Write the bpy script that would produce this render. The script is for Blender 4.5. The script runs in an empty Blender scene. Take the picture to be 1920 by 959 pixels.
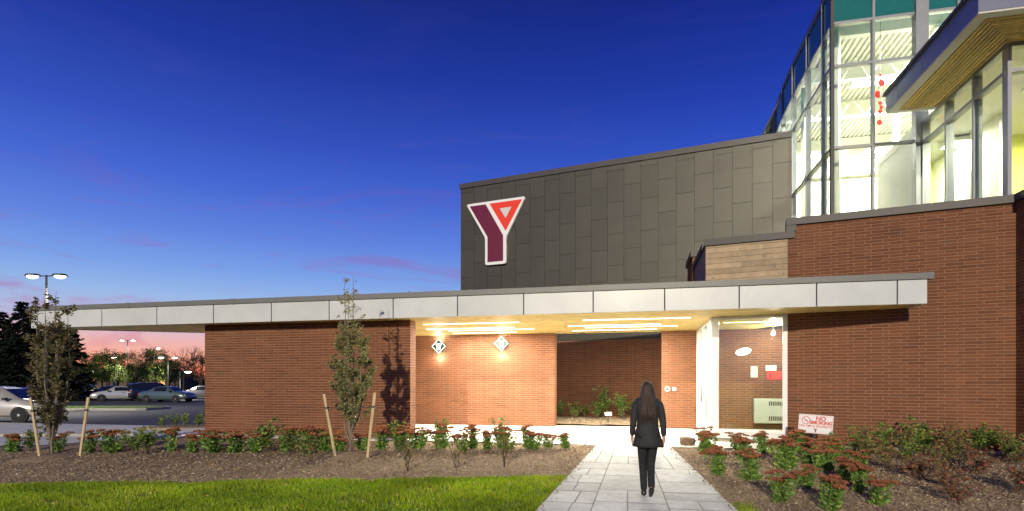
import bpy, bmesh, math, random
import numpy as np
from mathutils import Vector, Matrix
R = math.radians
scene = bpy.context.scene
random.seed(7); rng = np.random.default_rng(11)

# ------------------------------------------------------------------ camera
cam_d = bpy.data.cameras.new('camera'); cam = bpy.data.objects.new('camera', cam_d)
scene.collection.objects.link(cam); scene.camera = cam
cam.location = (0, 0, 1.35); cam.rotation_euler = (R(90), 0, 0)
cam_d.sensor_width = 36; cam_d.lens = 19.69; cam_d.shift_y = 0.1242
cam_d.clip_start = .1; cam_d.clip_end = 6000

def lin(c):
    c = c / 255.0
    return c / 12.92 if c <= .04045 else ((c + .055) / 1.055) ** 2.4
def srgb(r, g, b): return (lin(r), lin(g), lin(b), 1)

# ------------------------------------------------------------------ dusk sky
world = bpy.data.worlds.new('World'); scene.world = world; world.use_nodes = True
nt = world.node_tree; N = nt.nodes; L = nt.links; N.clear()
def nd(tree, t, **k):
    n = tree.nodes.new(t)
    for a, v in k.items():
        if a in n.inputs.keys(): n.inputs[a].default_value = v
        else: setattr(n, a, v)
    return n
tc = nd(nt, 'ShaderNodeTexCoord'); sep = nd(nt, 'ShaderNodeSeparateXYZ'); L.new(tc.outputs['Generated'], sep.inputs[0])
def ramp(tree, stops, inp):
    r = tree.nodes.new('ShaderNodeValToRGB'); e = r.color_ramp.elements
    while len(e) > 1: e.remove(e[-1])
    e[0].position, e[0].color = stops[0]
    for p, c in stops[1:]:
        x = e.new(p); x.color = c
    tree.links.new(inp, r.inputs[0]); return r
sky_main = ramp(nt, [(0, srgb(140, 130, 156)), (.057, srgb(160, 164, 204)), (.10, srgb(150, 174, 222)), (.144, srgb(126, 162, 222)), (.19, srgb(104, 144, 216)), (.25, srgb(78, 120, 214)),
                     (.33, srgb(50, 90, 202)), (.43, srgb(35, 63, 174)), (.55, srgb(20, 40, 134)), (.7, srgb(14, 26, 92)), (1, srgb(8, 14, 62))], sep.outputs[2])
sky_glow = ramp(nt, [(0, srgb(255, 104, 52)), (.022, srgb(254, 142, 100)), (.045, srgb(249, 176, 156)), (.07, srgb(232, 186, 190)), (.095, srgb(184, 186, 218)),
                     (.135, srgb(152, 184, 232)), (.175, srgb(124, 162, 232)), (.23, srgb(98, 133, 224)), (.30, srgb(70, 105, 211)), (.37, srgb(53, 83, 190)), (.47, srgb(34, 58, 160)), (.6, srgb(20, 38, 114)), (1, srgb(8, 14, 62))], sep.outputs[2])
dot = nd(nt, 'ShaderNodeVectorMath', operation='DOT_PRODUCT'); L.new(tc.outputs['Generated'], dot.inputs[0]); dot.inputs[1].default_value = (-.66, .75, 0)
gm = nd(nt, 'ShaderNodeMapRange', interpolation_type='SMOOTHSTEP'); gm.inputs[1].default_value = .15; gm.inputs[2].default_value = .98
L.new(dot.outputs['Value'], gm.inputs[0])
smix = nd(nt, 'ShaderNodeMix', data_type='RGBA'); L.new(gm.outputs[0], smix.inputs[0]); L.new(sky_main.outputs[0], smix.inputs[6]); L.new(sky_glow.outputs[0], smix.inputs[7])
# thin drawn-out clouds
mp = nd(nt, 'ShaderNodeMapping'); L.new(tc.outputs['Generated'], mp.inputs[0]); mp.inputs['Scale'].default_value = (1.5, 2.2, 8.5); mp.inputs['Rotation'].default_value = (.1, .22, .3)
cn = nd(nt, 'ShaderNodeTexNoise', Scale=2.1, Detail=7, Roughness=.62, Distortion=1.4); L.new(mp.outputs[0], cn.inputs['Vector'])
cr = ramp(nt, [(.53, (0, 0, 0, 1)), (.70, (1, 1, 1, 1))], cn.outputs[0])
lowc = nd(nt, 'ShaderNodeMapRange'); L.new(sep.outputs[2], lowc.inputs[0])
for i, v in ((1, .05), (2, .45), (3, .9), (4, .10)): lowc.inputs[i].default_value = v
cm = nd(nt, 'ShaderNodeMath', operation='MULTIPLY'); L.new(cr.outputs[0], cm.inputs[0]); L.new(lowc.outputs[0], cm.inputs[1])
ccol = ramp(nt, [(0, srgb(242, 128, 98)), (.05, srgb(232, 146, 144)), (.085, srgb(196, 134, 172)), (.16, srgb(150, 122, 190)), (.3, srgb(108, 98, 190)), (.5, srgb(66, 66, 158))], sep.outputs[2])
cmix = nd(nt, 'ShaderNodeMix', data_type='RGBA'); L.new(cm.outputs[0], cmix.inputs[0]); L.new(smix.outputs[2], cmix.inputs[6]); L.new(ccol.outputs[0], cmix.inputs[7])
bg = nd(nt, 'ShaderNodeBackground', Strength=1.0); L.new(cmix.outputs[2], bg.inputs[0])
wo = nd(nt, 'ShaderNodeOutputWorld'); L.new(bg.outputs[0], wo.inputs[0])

# ------------------------------------------------------------------ the one directional light (throws the young tree's shadow on the wall)
sd = bpy.data.lights.new('sun', 'SUN'); sun = bpy.data.objects.new('sun', sd); scene.collection.objects.link(sun)
sd.energy = 3.2; sd.angle = R(.5); sd.color = (1, .88, .66)
sun.location = (-4, -20, 9)
sun.rotation_euler = Vector((.226, .93, -.295)).to_track_quat('-Z', 'Y').to_euler()

vs = scene.view_settings; vs.view_transform = 'Standard'; vs.look = 'None'; vs.exposure = 0; vs.gamma = 1; vs.use_curve_mapping = False
scene.render.engine = 'CYCLES'
cy = scene.cycles; cy.use_denoising = True; cy.max_bounces = 7; cy.diffuse_bounces = 4; cy.glossy_bounces = 3; cy.transmission_bounces = 4
cy.transparent_max_bounces = 16; cy.sample_clamp_indirect = 6; cy.caustics_reflective = False; cy.caustics_refractive = False

# ------------------------------------------------------------------ frames of the place
TH = math.atan2(238, 1050); CA, SA = math.cos(TH), math.sin(TH)
_h = math.hypot(2403, 1050); GN, GM = 2403 / _h, 1050 / _h
def W(a, b, z=0.0): return Vector((CA * a + SA * b, -SA * a + CA * b, z))      # along the long canopy / into the building
def G(s, t, z=0.0): return Vector((GN * s + GM * t, -GM * s + GN * t, z))      # the hall and the brick wall stand ten degrees off it
def toAB(X, Y): return CA * X - SA * Y, SA * X + CA * Y
RW, GY = 13.842, 20.684           # distance of the brick wall and of the hall wall
SOF = 2.88                        # soffit height
def smooth(t): t = min(1, max(0, t)); return t * t * (3 - 2 * t)
def ground_z(a, b):
    z = -.36 * min(1, max(0, (12.3 - b) / 5.6))
    k = smooth((-11.6 - a) / 5.5)
    return z + (-.38 - z) * k
def gz(X, Y): return ground_z(*toAB(X, Y))

# ------------------------------------------------------------------ materials
MATS = {}
def pmat(name, col, rough=.7, metal=0.0, var=.0, nscale=6, bump=0.0, bscale=60, tone=0.0, tone_cols=None, orand=0.0, spec=.5,
         stretch=(1, 1, 1), wave=None, stain=0.0, trans=0.0, detail=4, coat=0.0):
    m = bpy.data.materials.new(name); m.use_nodes = True; t = m.node_tree; l = t.links
    b = t.nodes['Principled BSDF']; b.inputs['Roughness'].default_value = rough; b.inputs['Metallic'].default_value = metal
    b.inputs['Specular IOR Level'].default_value = spec
    if coat: b.inputs['Coat Weight'].default_value = coat; b.inputs['Coat Roughness'].default_value = .06
    base = nd(t, 'ShaderNodeRGB'); base.outputs[0].default_value = (*col[:3], 1); out = base.outputs[0]
    co = nd(t, 'ShaderNodeTexCoord'); mpn = nd(t, 'ShaderNodeMapping'); l.new(co.outputs['Object'], mpn.inputs[0]); mpn.inputs['Scale'].default_value = stretch
    if tone_cols:
        at = nd(t, 'ShaderNodeAttribute', attribute_name='tone')
        rr = ramp(t, [(p, (*c[:3], 1)) for p, c in tone_cols], at.outputs['Fac']); out = rr.outputs[0]
    def mul(o, fac_socket):
        mx = nd(t, 'ShaderNodeMix', data_type='RGBA', blend_type='MULTIPLY'); mx.inputs[0].default_value = 1
        l.new(o, mx.inputs[6]); l.new(fac_socket, mx.inputs[7]); return mx.outputs[2]
    if var:
        n = nd(t, 'ShaderNodeTexNoise', Scale=nscale, Detail=detail, Roughness=.6); l.new(mpn.outputs[0], n.inputs['Vector'])
        mr = nd(t, 'ShaderNodeMapRange'); l.new(n.outputs[0], mr.inputs[0])
        for i, v in ((1, .25), (2, .75), (3, 1 - var), (4, 1 + var)): mr.inputs[i].default_value = v
        out = mul(out, mr.outputs[0])
    if stain:
        n = nd(t, 'ShaderNodeTexNoise', Scale=.75, Detail=6, Roughness=.68); l.new(co.outputs['Object'], n.inputs['Vector'])
        mr = nd(t, 'ShaderNodeMapRange'); l.new(n.outputs[0], mr.inputs[0])
        for i, v in ((1, .35), (2, .65), (3, 1 - stain), (4, 1 + stain * .4)): mr.inputs[i].default_value = v
        out = mul(out, mr.outputs[0])
    if tone:
        at = nd(t, 'ShaderNodeAttribute', attribute_name='tone'); mr = nd(t, 'ShaderNodeMapRange'); l.new(at.outputs['Fac'], mr.inputs[0])
        mr.inputs[3].default_value = 1 - tone; mr.inputs[4].default_value = 1 + tone; out = mul(out, mr.outputs[0])
    if orand:
        oi = nd(t, 'ShaderNodeObjectInfo'); mr = nd(t, 'ShaderNodeMapRange'); l.new(oi.outputs['Random'], mr.inputs[0])
        mr.inputs[3].default_value = 1 - orand; mr.inputs[4].default_value = 1 + orand; out = mul(out, mr.outputs[0])
    l.new(out, b.inputs['Base Color'])
    if bump:
        n = nd(t, 'ShaderNodeTexNoise', Scale=bscale, Detail=5, Roughness=.6); l.new(mpn.outputs[0], n.inputs['Vector'])
        bp = nd(t, 'ShaderNodeBump', Strength=bump, Distance=.02); l.new(n.outputs[0], bp.inputs['Height']); l.new(bp.outputs[0], b.inputs['Normal'])
    if trans:                                    # leaves let some light through
        tr = nd(t, 'ShaderNodeBsdfTranslucent'); l.new(out, tr.inputs[0]); ms = nd(t, 'ShaderNodeMixShader'); ms.inputs[0].default_value = trans
        l.new(b.outputs[0], ms.inputs[1]); l.new(tr.outputs[0], ms.inputs[2]); l.new(ms.outputs[0], t.nodes['Material Output'].inputs[0])
    MATS[name] = m; return m
def emat(name, col, strength):
    m = bpy.data.materials.new(name); m.use_nodes = True; t = m.node_tree; t.nodes.clear()
    e = nd(t, 'ShaderNodeEmission', Strength=strength); e.inputs[0].default_value = (*col[:3], 1)
    o = nd(t, 'ShaderNodeOutputMaterial'); t.links.new(e.outputs[0], o.inputs[0]); MATS[name] = m; return m
def gmat(name, tint, refl=.05, edge=.6):
    m = bpy.data.materials.new(name); m.use_nodes = True; t = m.node_tree; l = t.links; t.nodes.clear()
    tr = nd(t, 'ShaderNodeBsdfTransparent'); tr.inputs[0].default_value = (*tint, 1)
    gl = nd(t, 'ShaderNodeBsdfGlossy'); gl.inputs['Roughness'].default_value = .015; gl.inputs[0].default_value = (.9, .95, .93, 1)
    lw = nd(t, 'ShaderNodeLayerWeight'); pw = nd(t, 'ShaderNodeMath', operation='POWER'); l.new(lw.outputs['Facing'], pw.inputs[0]); pw.inputs[1].default_value = 4
    mr = nd(t, 'ShaderNodeMapRange'); l.new(pw.outputs[0], mr.inputs[0]); mr.inputs[3].default_value = refl; mr.inputs[4].default_value = edge
    ms = nd(t, 'ShaderNodeMixShader'); l.new(mr.outputs[0], ms.inputs[0]); l.new(tr.outputs[0], ms.inputs[1]); l.new(gl.outputs[0], ms.inputs[2])
    o = nd(t, 'ShaderNodeOutputMaterial'); l.new(ms.outputs[0], o.inputs[0]); MATS[name] = m; return m

BR = [(0, (.125, .044, .018)), (.25, (.158, .056, .023)), (.6, (.184, .066, .027)), (.85, (.208, .078, .033)), (1, (.150, .066, .034))]
M_brick = pmat('brick_clay', (.26, .1, .05), .82, var=.16, nscale=38, bump=.35, bscale=140, tone_cols=BR, stain=.20)
M_mortar = pmat('mortar', (.35, .195, .115), .9, var=.12, nscale=20, bump=.3, bscale=120)
M_fascia = pmat('fascia_paint', (.58, .61, .60), .34, metal=.0, var=.05, nscale=1.1, orand=.05, spec=.5, stain=.10, bump=.05, bscale=1.5)
M_cap = pmat('grey_flashing', (.15, .153, .145), .45, var=.08, nscale=3, spec=.5)
M_soffit = pmat('pine_soffit', (.62, .47, .17), .5, var=.26, nscale=5, stretch=(1, 1, 1), orand=.14, bump=.1, bscale=30, spec=.4)
M_clad = pmat('bronze_cladding', (.050, .047, .036), .46, metal=.15, var=.10, nscale=1.6, orand=.11, bump=.04, bscale=14, spec=.45)
M_clad_core = pmat('cladding_shadow_gap', (.034, .032, .026), .8)
M_coping = pmat('dark_coping', (.052, .046, .046), .5, var=.12, nscale=2.5, spec=.4)
M_board = pmat('weathered_larch', (.40, .30, .185), .75, var=.22, nscale=5, orand=.18, bump=.25, bscale=50)
M_boardside = pmat('larch_side', (.26, .19, .16), .8, var=.2, nscale=6, orand=.14, bump=.25, bscale=50)  # side boards, darker and greyer than the front ones
M_knot = pmat('knot', (.06, .035, .02), .8)
M_concrete = pmat('concrete', (.62, .615, .59), .85, var=.09, nscale=3, bump=.15, bscale=70, stain=.1)
M_found = pmat('foundation_concrete', (.36, .35, .32), .9, var=.15, nscale=5, bump=.25, bscale=50)
M_slab = pmat('stamped_slab', (.60, .615, .62), .72, var=.16, nscale=9, bump=.6, bscale=20, orand=.12, stain=.26)
M_joint = pmat('slab_joint', (.27, .265, .25), .9, var=.2, nscale=20)
M_white = pmat('white_metal', (.74, .75, .74), .4, var=.03, nscale=4)
M_alu = pmat('anodised_aluminium', (.33, .34, .36), .42, metal=.25, var=.05, nscale=3)
M_mullion = pmat('atrium_mullion', (.24, .25, .27), .4, metal=.2, var=.05)
M_spandrel = pmat('teal_spandrel', (.02, .155, .145), .12, spec=.7)
M_glass = gmat('clear_glass', (.88, .95, .92), .075, .6)
M_glassg = gmat('atrium_glass', (.93, .97, .93), .03, .25)
M_wall_in = pmat('white_plaster', (.82, .82, .77), .9, var=.03, nscale=2)
M_lime = pmat('lime_paint', (.66, .68, .16), .85, var=.03)
M_deck = pmat('white_steel_deck', (.78, .78, .72), .6)
M_floor = pmat('hall_floor', (.35, .30, .22), .5, var=.1)
M_blind = pmat('cream_blind', (.86, .84, .74), .9)
M_eave = pmat('eave_metal', (.24, .25, .30), .32, metal=.4, var=.04, orand=.04)
M_trim = pmat('eave_trim', (.60, .60, .56), .45, var=.04)
M_slat = pmat('cedar_slat', (.68, .50, .19), .6, var=.25, nscale=9, orand=.2)
M_dark = pmat('dark_recess', (.02, .018, .015), .9)
M_black = pmat('black_metal', (.02, .02, .022), .45)
M_signw = pmat('sign_white', (.80, .80, .80), .35)
M_maroon = pmat('maroon_vinyl', (.13, .006, .03), .38, var=.08, nscale=5)
M_red = pmat('red_vinyl', (.78, .04, .012), .4, var=.04, nscale=5)
M_signred = pmat('sign_red', (.62, .05, .04), .5)
M_signgrey = pmat('sign_edge', (.62, .62, .62), .4)
E_strip = emat('strip_lamp', (1, .93, .76), 7)
E_lamp = emat('wall_lamp_glow', (1, .96, .84), 7)
E_rim = emat('lamp_rim_glow', (.95, 1, .92), 2.2)
E_ceil = emat('ceiling_lamp', (1, .95, .80), 8)
E_pole = emat('pole_lamp', (1, .95, .82), 12)
E_sodium = emat('sodium_lamp', (1, .48, .10), 9)
M_lampgreen = pmat('lamp_bronze_green', (.03, .055, .04), .4, metal=.3)
M_soil = pmat('earth', (.07, .055, .035), .95, var=.25, nscale=2)
M_mulch = pmat('bark_mulch', (.30, .215, .135), .95, var=.55, nscale=34, bump=1.0, bscale=60, detail=6, stain=.22)
M_chip = pmat('bark_chip', (.3, .22, .14), .85, tone_cols=[(0, (.10, .066, .04)), (.5, (.32, .235, .15)), (.85, (.50, .39, .26)), (1, (.72, .62, .46))])
M_lawn = pmat('lawn_soil', (.11, .17, .016), .95, var=.4, nscale=5, bump=.6, bscale=40)
M_blade = pmat('grass_blade', (.15, .26, .02), .55, tone_cols=[(0, (.16, .28, .010)), (.5, (.32, .47, .014)), (.85, (.46, .56, .020)), (1, (.52, .50, .10))], trans=.25, stain=.42, spec=.25)
M_turf = pmat('verge_turf', (.045, .085, .012), .95, var=.3, nscale=3, bump=.5, bscale=30)
M_asphalt = pmat('asphalt', (.055, .055, .058), .75, var=.25, nscale=.8, bump=.3, bscale=60, stain=.3)
M_kerb = pmat('kerb_concrete', (.36, .345, .31), .85, var=.12, nscale=4)
M_paint = pmat('lot_paint', (.6, .6, .56), .8, var=.2, nscale=6)
M_bark = pmat('young_bark', (.20, .165, .125), .9, var=.3, nscale=30, bump=.5, bscale=60)
M_twig = pmat('twig', (.10, .065, .05), .85)
M_stake = pmat('stake_wood', (.52, .40, .22), .75, var=.2, nscale=14, stretch=(1, 1, .15))
M_tie = pmat('rubber_tie', (.04, .05, .05), .7)
M_leaf_tree = pmat('hornbeam_leaf', (.1, .1, .03), .6, tone_cols=[(0, (.15, .16, .07)), (.5, (.26, .265, .12)), (.8, (.36, .33, .11)), (.93, (.46, .34, .07)), (1, (.40, .17, .03))], trans=.2, spec=.3)
M_leaf_dull = pmat('dull_leaf', (.1, .1, .03), .7, tone_cols=[(0, (.09, .085, .045)), (.5, (.18, .16, .075)), (.85, (.26, .21, .085)), (1, (.34, .20, .06))], trans=.2, spec=.2)
M_leaf_sedum = pmat('sedum_leaf', (.1, .2, .05), .5, tone_cols=[(0, (.075, .16, .035)), (.5, (.16, .29, .055)), (.85, (.29, .41, .075)), (1, (.44, .45, .11))], trans=.2, spec=.35)
M_head = pmat('sedum_head', (.24, .07, .035), .9, tone_cols=[(0, (.17, .055, .028)), (.5, (.32, .105, .042)), (.8, (.42, .16, .06)), (1, (.52, .26, .09))], var=.4, nscale=70, bump=1, bscale=120)
M_leaf_shrub = pmat('rose_leaf', (.1, .2, .05), .5, tone_cols=[(0, (.075, .14, .035)), (.55, (.16, .26, .05)), (.85, (.29, .38, .065)), (1, (.44, .44, .09))], trans=.22, spec=.35)
M_leaf_mix = pmat('turning_leaf', (.1, .1, .05), .6, tone_cols=[(0, (.08, .12, .035)), (.45, (.21, .24, .05)), (.65, (.31, .26, .07)), (.82, (.28, .12, .06)), (1, (.40, .09, .06))], trans=.2)
M_leaf_red = pmat('red_leaf', (.3, .05, .03), .6, tone_cols=[(0, (.10, .07, .035)), (.35, (.20, .13, .05)), (.6, (.28, .10, .05)), (.8, (.36, .08, .06)), (.92, (.40, .22, .06)), (1, (.20, .26, .06))], trans=.2)
M_rock = pmat('field_stone', (.17, .11, .075), .85, var=.35, nscale=7, bump=.6, bscale=20)
M_pebble = pmat('river_pebble', (.42, .40, .37), .8, orand=.3)
M_conifer = pmat('conifer_needles', (.012, .018, .011), .95, tone=.4, spec=.1)
M_leaf_far = pmat('street_tree_leaf', (.1, .13, .03), .7, tone_cols=[(0, (.05, .085, .02)), (.6, (.11, .17, .03)), (1, (.20, .23, .04))], trans=.3)
M_leaf_farr = pmat('autumn_tree_leaf', (.1, .05, .03), .8, tone_cols=[(0, (.035, .028, .018)), (.6, (.07, .045, .025)), (1, (.11, .05, .025))], trans=.2)
M_farwood = pmat('far_wood_leaf', (.02, .022, .014), .9, tone=.4)
M_bark_far = pmat('dark_bark', (.035, .027, .022), .9)
M_pole = pmat('pole_metal', (.035, .035, .037), .6)
M_skin = pmat('skin', (.50, .30, .22), .55)
M_coat = pmat('dark_coat', (.022, .021, .023), .8, var=.3, nscale=14, bump=.9, bscale=9)
M_trouser = pmat('black_trousers', (.012, .012, .014), .8, var=.3, nscale=16, bump=.9, bscale=12)
M_hair = pmat('dark_brown_hair', (.036, .018, .010), .55, var=.4, nscale=40, stretch=(3, 3, .2), bump=.5, bscale=40)
M_boot = pmat('black_leather', (.010, .010, .010), .4)
M_tyre = pmat('tyre_rubber', (.015, .015, .015), .85)
M_rim = pmat('wheel_rim', (.45, .45, .46), .3, metal=.8)
M_carglass = pmat('car_glass', (.012, .015, .02), .06, spec=.8)
M_chrome = pmat('chrome', (.6, .6, .6), .15, metal=1)
M_tail = pmat('tail_lamp_red', (.35, .015, .01), .25)
E_tail = emat('tail_lamp_lit', (1, .22, .05), 5)
E_head = emat('head_lamp_lit', (1, .93, .8), 6)
M_headl = pmat('head_lamp', (.55, .57, .6), .1, spec=.8)
M_radiator = pmat('radiator_enamel', (.46, .47, .42), .45)
M_paper = pmat('notice_paper', (.62, .63, .56), .8, var=.25, nscale=7)
M_mobile = pmat('red_acrylic', (.75, .05, .02), .35, trans=.3)
M_farwall = pmat('far_house_wall', (.10, .07, .055), .9)
E_farwin = emat('far_lit_window', (1, .50, .16), 2.2)

# ------------------------------------------------------------------ mesh building
COL = scene.collection
WORLD = {}
def mat_of(o): return WORLD.get(o.name, Matrix.Identity(4))
def empty(name, loc, rz=0, parent=None):
    o = bpy.data.objects.new(name, None); COL.objects.link(o); o.empty_display_size = .2
    if parent: o.parent = parent; o.location = loc; o.rotation_euler = (0, 0, rz)
    else: o.location = loc; o.rotation_euler = (0, 0, rz)
    WORLD[o.name] = Matrix.Translation(loc) @ Matrix.Rotation(rz, 4, 'Z')
    return o
def tag(o, label=None, cat=None, group=None, kind=None):
    for k, v in (('label', label), ('category', cat), ('group', group), ('kind', kind)):
        if v: o[k] = v
    return o
def link(name, me, parent=None, world=True):
    o = bpy.data.objects.new(name, me); COL.objects.link(o)
    if parent:
        o.parent = parent
        if world: o.matrix_parent_inverse = mat_of(parent).inverted()
    return o
class MB:
    def __init__(s): s.v = []; s.f = []; s.t = []; s.tone = .5
    def quad(s, *p):
        i = len(s.v); s.v += [tuple(q) for q in p]; s.f.append(tuple(range(i, i + len(p)))); s.t.append(s.tone); return s
    def hexa(s, p):                                  # eight corners, bottom ring then top ring
        i = len(s.v); s.v += [tuple(q) for q in p]
        for f in ((3, 2, 1, 0), (4, 5, 6, 7), (0, 1, 5, 4), (1, 2, 6, 5), (2, 3, 7, 6), (3, 0, 4, 7)):
            s.f.append(tuple(i + k for k in f)); s.t.append(s.tone)
        return s
    def box(s, P, u, v, z):
        return s.hexa([P(u[0], v[0], z[0]), P(u[1], v[0], z[0]), P(u[1], v[1], z[0]), P(u[0], v[1], z[0]),
                       P(u[0], v[0], z[1]), P(u[1], v[0], z[1]), P(u[1], v[1], z[1]), P(u[0], v[1], z[1])])
    def prism(s, pts0, pts1):
        n = len(pts0); i = len(s.v); s.v += [tuple(p) for p in pts0] + [tuple(p) for p in pts1]
        s.f.append(tuple(range(i + n - 1, i - 1, -1))); s.f.append(tuple(range(i + n, i + 2 * n))); s.t += [s.tone] * 2
        for k in range(n):
            j = (k + 1) % n; s.f.append((i + k, i + j, i + n + j, i + n + k)); s.t.append(s.tone)
        return s
    def tube(s, pts, rad, sides=6, cap=True):
        pts = [Vector(p) for p in pts]; rings = []
        for k, p in enumerate(pts):
            d = (pts[min(k + 1, len(pts) - 1)] - pts[max(k - 1, 0)])
            if d.length < 1e-9: d = Vector((0, 0, 1))
            d.normalize(); x = d.cross(Vector((0, 0, 1)) if abs(d.z) < .9 else Vector((1, 0, 0))).normalized(); y = d.cross(x)
            r = rad[k] if isinstance(rad, (list, tuple)) else rad
            i = len(s.v); rings.append(i)
            for q in range(sides):
                a = 2 * math.pi * q / sides; s.v.append(tuple(p + x * (r * math.cos(a)) + y * (r * math.sin(a))))
        for a, b in zip(rings, rings[1:]):
            for q in range(sides):
                w = (q + 1) % sides; s.f.append((a + q, b + q, b + w, a + w)); s.t.append(s.tone)
        if cap:
            s.f.append(tuple(rings[0] + q for q in range(sides))); s.f.append(tuple(rings[-1] + q for q in reversed(range(sides)))); s.t += [s.tone] * 2
        return s
    def lathe(s, prof, c=(0, 0, 0), axis='z', seg=16):
        rings = []
        for r, h in prof:
            i = len(s.v); rings.append(i)
            for q in range(seg):
                a = 2 * math.pi * q / seg; x, y = r * math.cos(a), r * math.sin(a)
                p = (x, y, h) if axis == 'z' else ((x, h, y) if axis == 'y' else (h, x, y))
                s.v.append((p[0] + c[0], p[1] + c[1], p[2] + c[2]))
        for a, b in zip(rings, rings[1:]):
            for q in range(seg):
                w = (q + 1) % seg; s.f.append((a + q, a + w, b + w, b + q)); s.t.append(s.tone)
        s.f.append(tuple(rings[0] + q for q in reversed(range(seg)))); s.f.append(tuple(rings[-1] + q for q in range(seg))); s.t += [s.tone] * 2
        return s
    def mesh(s, name, mat, smooth=False, fix=True):
        me = bpy.data.meshes.new(name); me.from_pydata(s.v, [], s.f); me.materials.append(mat)
        at = me.attributes.new('tone', 'FLOAT', 'FACE'); at.data.foreach_set('value', np.array(s.t, dtype=np.float32))
        if fix and len(s.f) < 30000:
            bm = bmesh.new(); bm.from_mesh(me); bmesh.ops.recalc_face_normals(bm, faces=bm.faces); bm.to_mesh(me); bm.free()
        if smooth: me.polygons.foreach_set('use_smooth', [True] * len(me.polygons))
        return me
    def build(s, name, mat, parent=None, smooth=False, world=True, fix=True):
        return link(name, s.mesh(name, mat, smooth, fix), parent, world)
def bevel(o, w=.01, seg=2):
    m = o.modifiers.new('bevel', 'BEVEL'); m.width = w; m.segments = seg; m.limit_method = 'ANGLE'; m.angle_limit = R(40); return o
def copy_tree(o, loc=None, rz=None, scale=None):
    c = o.copy(); COL.objects.link(c)
    if loc is not None: c.location = loc
    if rz is not None: c.rotation_euler = (0, 0, rz)
    if scale is not None: c.scale = (scale,) * 3 if not isinstance(scale, tuple) else scale
    for ch in list(o.children):
        k = ch.copy(); COL.objects.link(k); k.parent = c; k.matrix_parent_inverse = ch.matrix_parent_inverse.copy()
        for g in list(ch.children):
            d = g.copy(); COL.objects.link(d); d.parent = k; d.matrix_parent_inverse = g.matrix_parent_inverse.copy()
    return c
def ordinal(n): return ['first', 'second', 'third', 'fourth', 'fifth', 'sixth', 'seventh', 'eighth', 'ninth', 'tenth', 'eleventh', 'twelfth', 'thirteenth', 'fourteenth', 'fifteenth', 'sixteenth', 'seventeenth', 'eighteenth', 'nineteenth', 'twentieth'][n]

# ================================================================== GROUND
def sheet(name, mat, a0, a1, na, b_lo, b_hi, nb, lift, noise=0.0, parent=None, kind='structure'):
    m = MB(); idx = {}
    for i in range(na + 1):
        a = a0 + (a1 - a0) * i / na; lo, hi = b_lo(a), b_hi(a)
        for j in range(nb + 1):
            b = lo + (hi - lo) * j / nb
            n = noise * (math.sin(a * 7.3 + 1.7 * math.sin(b * 5.1)) * .5 + math.sin(b * 8.7 + 2.3 * math.sin(a * 3.3)) * .5) if noise else 0
            m.v.append(tuple(W(a, b, ground_z(a, b) + lift + n)))
    for i in range(na):
        for j in range(nb):
            k = i * (nb + 1) + j; m.f.append((k, k + nb + 1, k + nb + 2, k + 1)); m.t.append(.5)
    o = m.build(name, mat, parent, smooth=True)
    if not parent: o['kind'] = kind
    return o
g = MB()
xs = [-2500, -400, -120, -60, -30, -20] + list(np.linspace(-16, 16, 33)) + [22, 40, 120, 400, 2500]
ys = [-600, -60, -15, -6] + list(np.linspace(-2, 26, 29)) + [34, 50, 90, 200, 600, 3000]
for x in xs:
    for y in ys: g.v.append((x, y, gz(x, y) - .16))
for i in range(len(xs) - 1):
    for j in range(len(ys) - 1):
        k = i * len(ys) + j; g.f.append((k, k + len(ys), k + len(ys) + 1, k + 1)); g.t.append(.5)
tag(g.build('ground', M_soil), 'bare earth under the beds and beyond the parking lot', 'ground', kind='structure')

def lawn_b(a): return (9.33 + .05 * math.sin(a * 1.9) + .03 * math.sin(a * 4.7 + 1) + SA * a) / CA
lawn = tag(sheet('lawn', M_lawn, -22, .0, 44, lambda a: 2.0, lambda a: lawn_b(a), 12, -.035, .01), 'mown green lawn beside the stone path', 'lawn')
mulch = tag(sheet('mulch_bed', M_mulch, -20, .0, 160, lambda a: lawn_b(a) - .05, lambda a: 12.80 if -11.4 < a < -5.2 else (11.9 if a < -11.4 else 12.32), 40, -.028, .014), 'bark mulch bed between lawn and brick wall', 'mulch bed')
mulch_r = tag(sheet('mulch_bed', M_mulch, .0, 10.5, 110, lambda a: 2.0, lambda a: 14.2 - max(0, a - 1.6) * .19 if a > 1.2 else 12.4, 60, -.03, .014), 'bark mulch bed between the path and the tall brick wall', 'mulch bed')
mulch_b = tag(sheet('mulch_bed', M_mulch, -3.6, 2.2, 30, lambda a: 17.62, lambda a: 22.6 - a * .19, 20, .045, .014), 'bark mulch bed behind the brick opening', 'mulch bed')
# paved walk beneath the canopy
wk = MB()
for a0, a1 in ((-11.6, -8.2), (-8.19, -4.8), (-4.79, -1.4), (-1.39, 1.75), (1.76, 2.6)):
    wk.box(W, (a0, a1), (12.3, 17.6), (-.25, 0))
walk = tag(wk.build('walkway', M_concrete), 'pale concrete walkway under the lit canopy', 'walkway', kind='structure')
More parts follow.
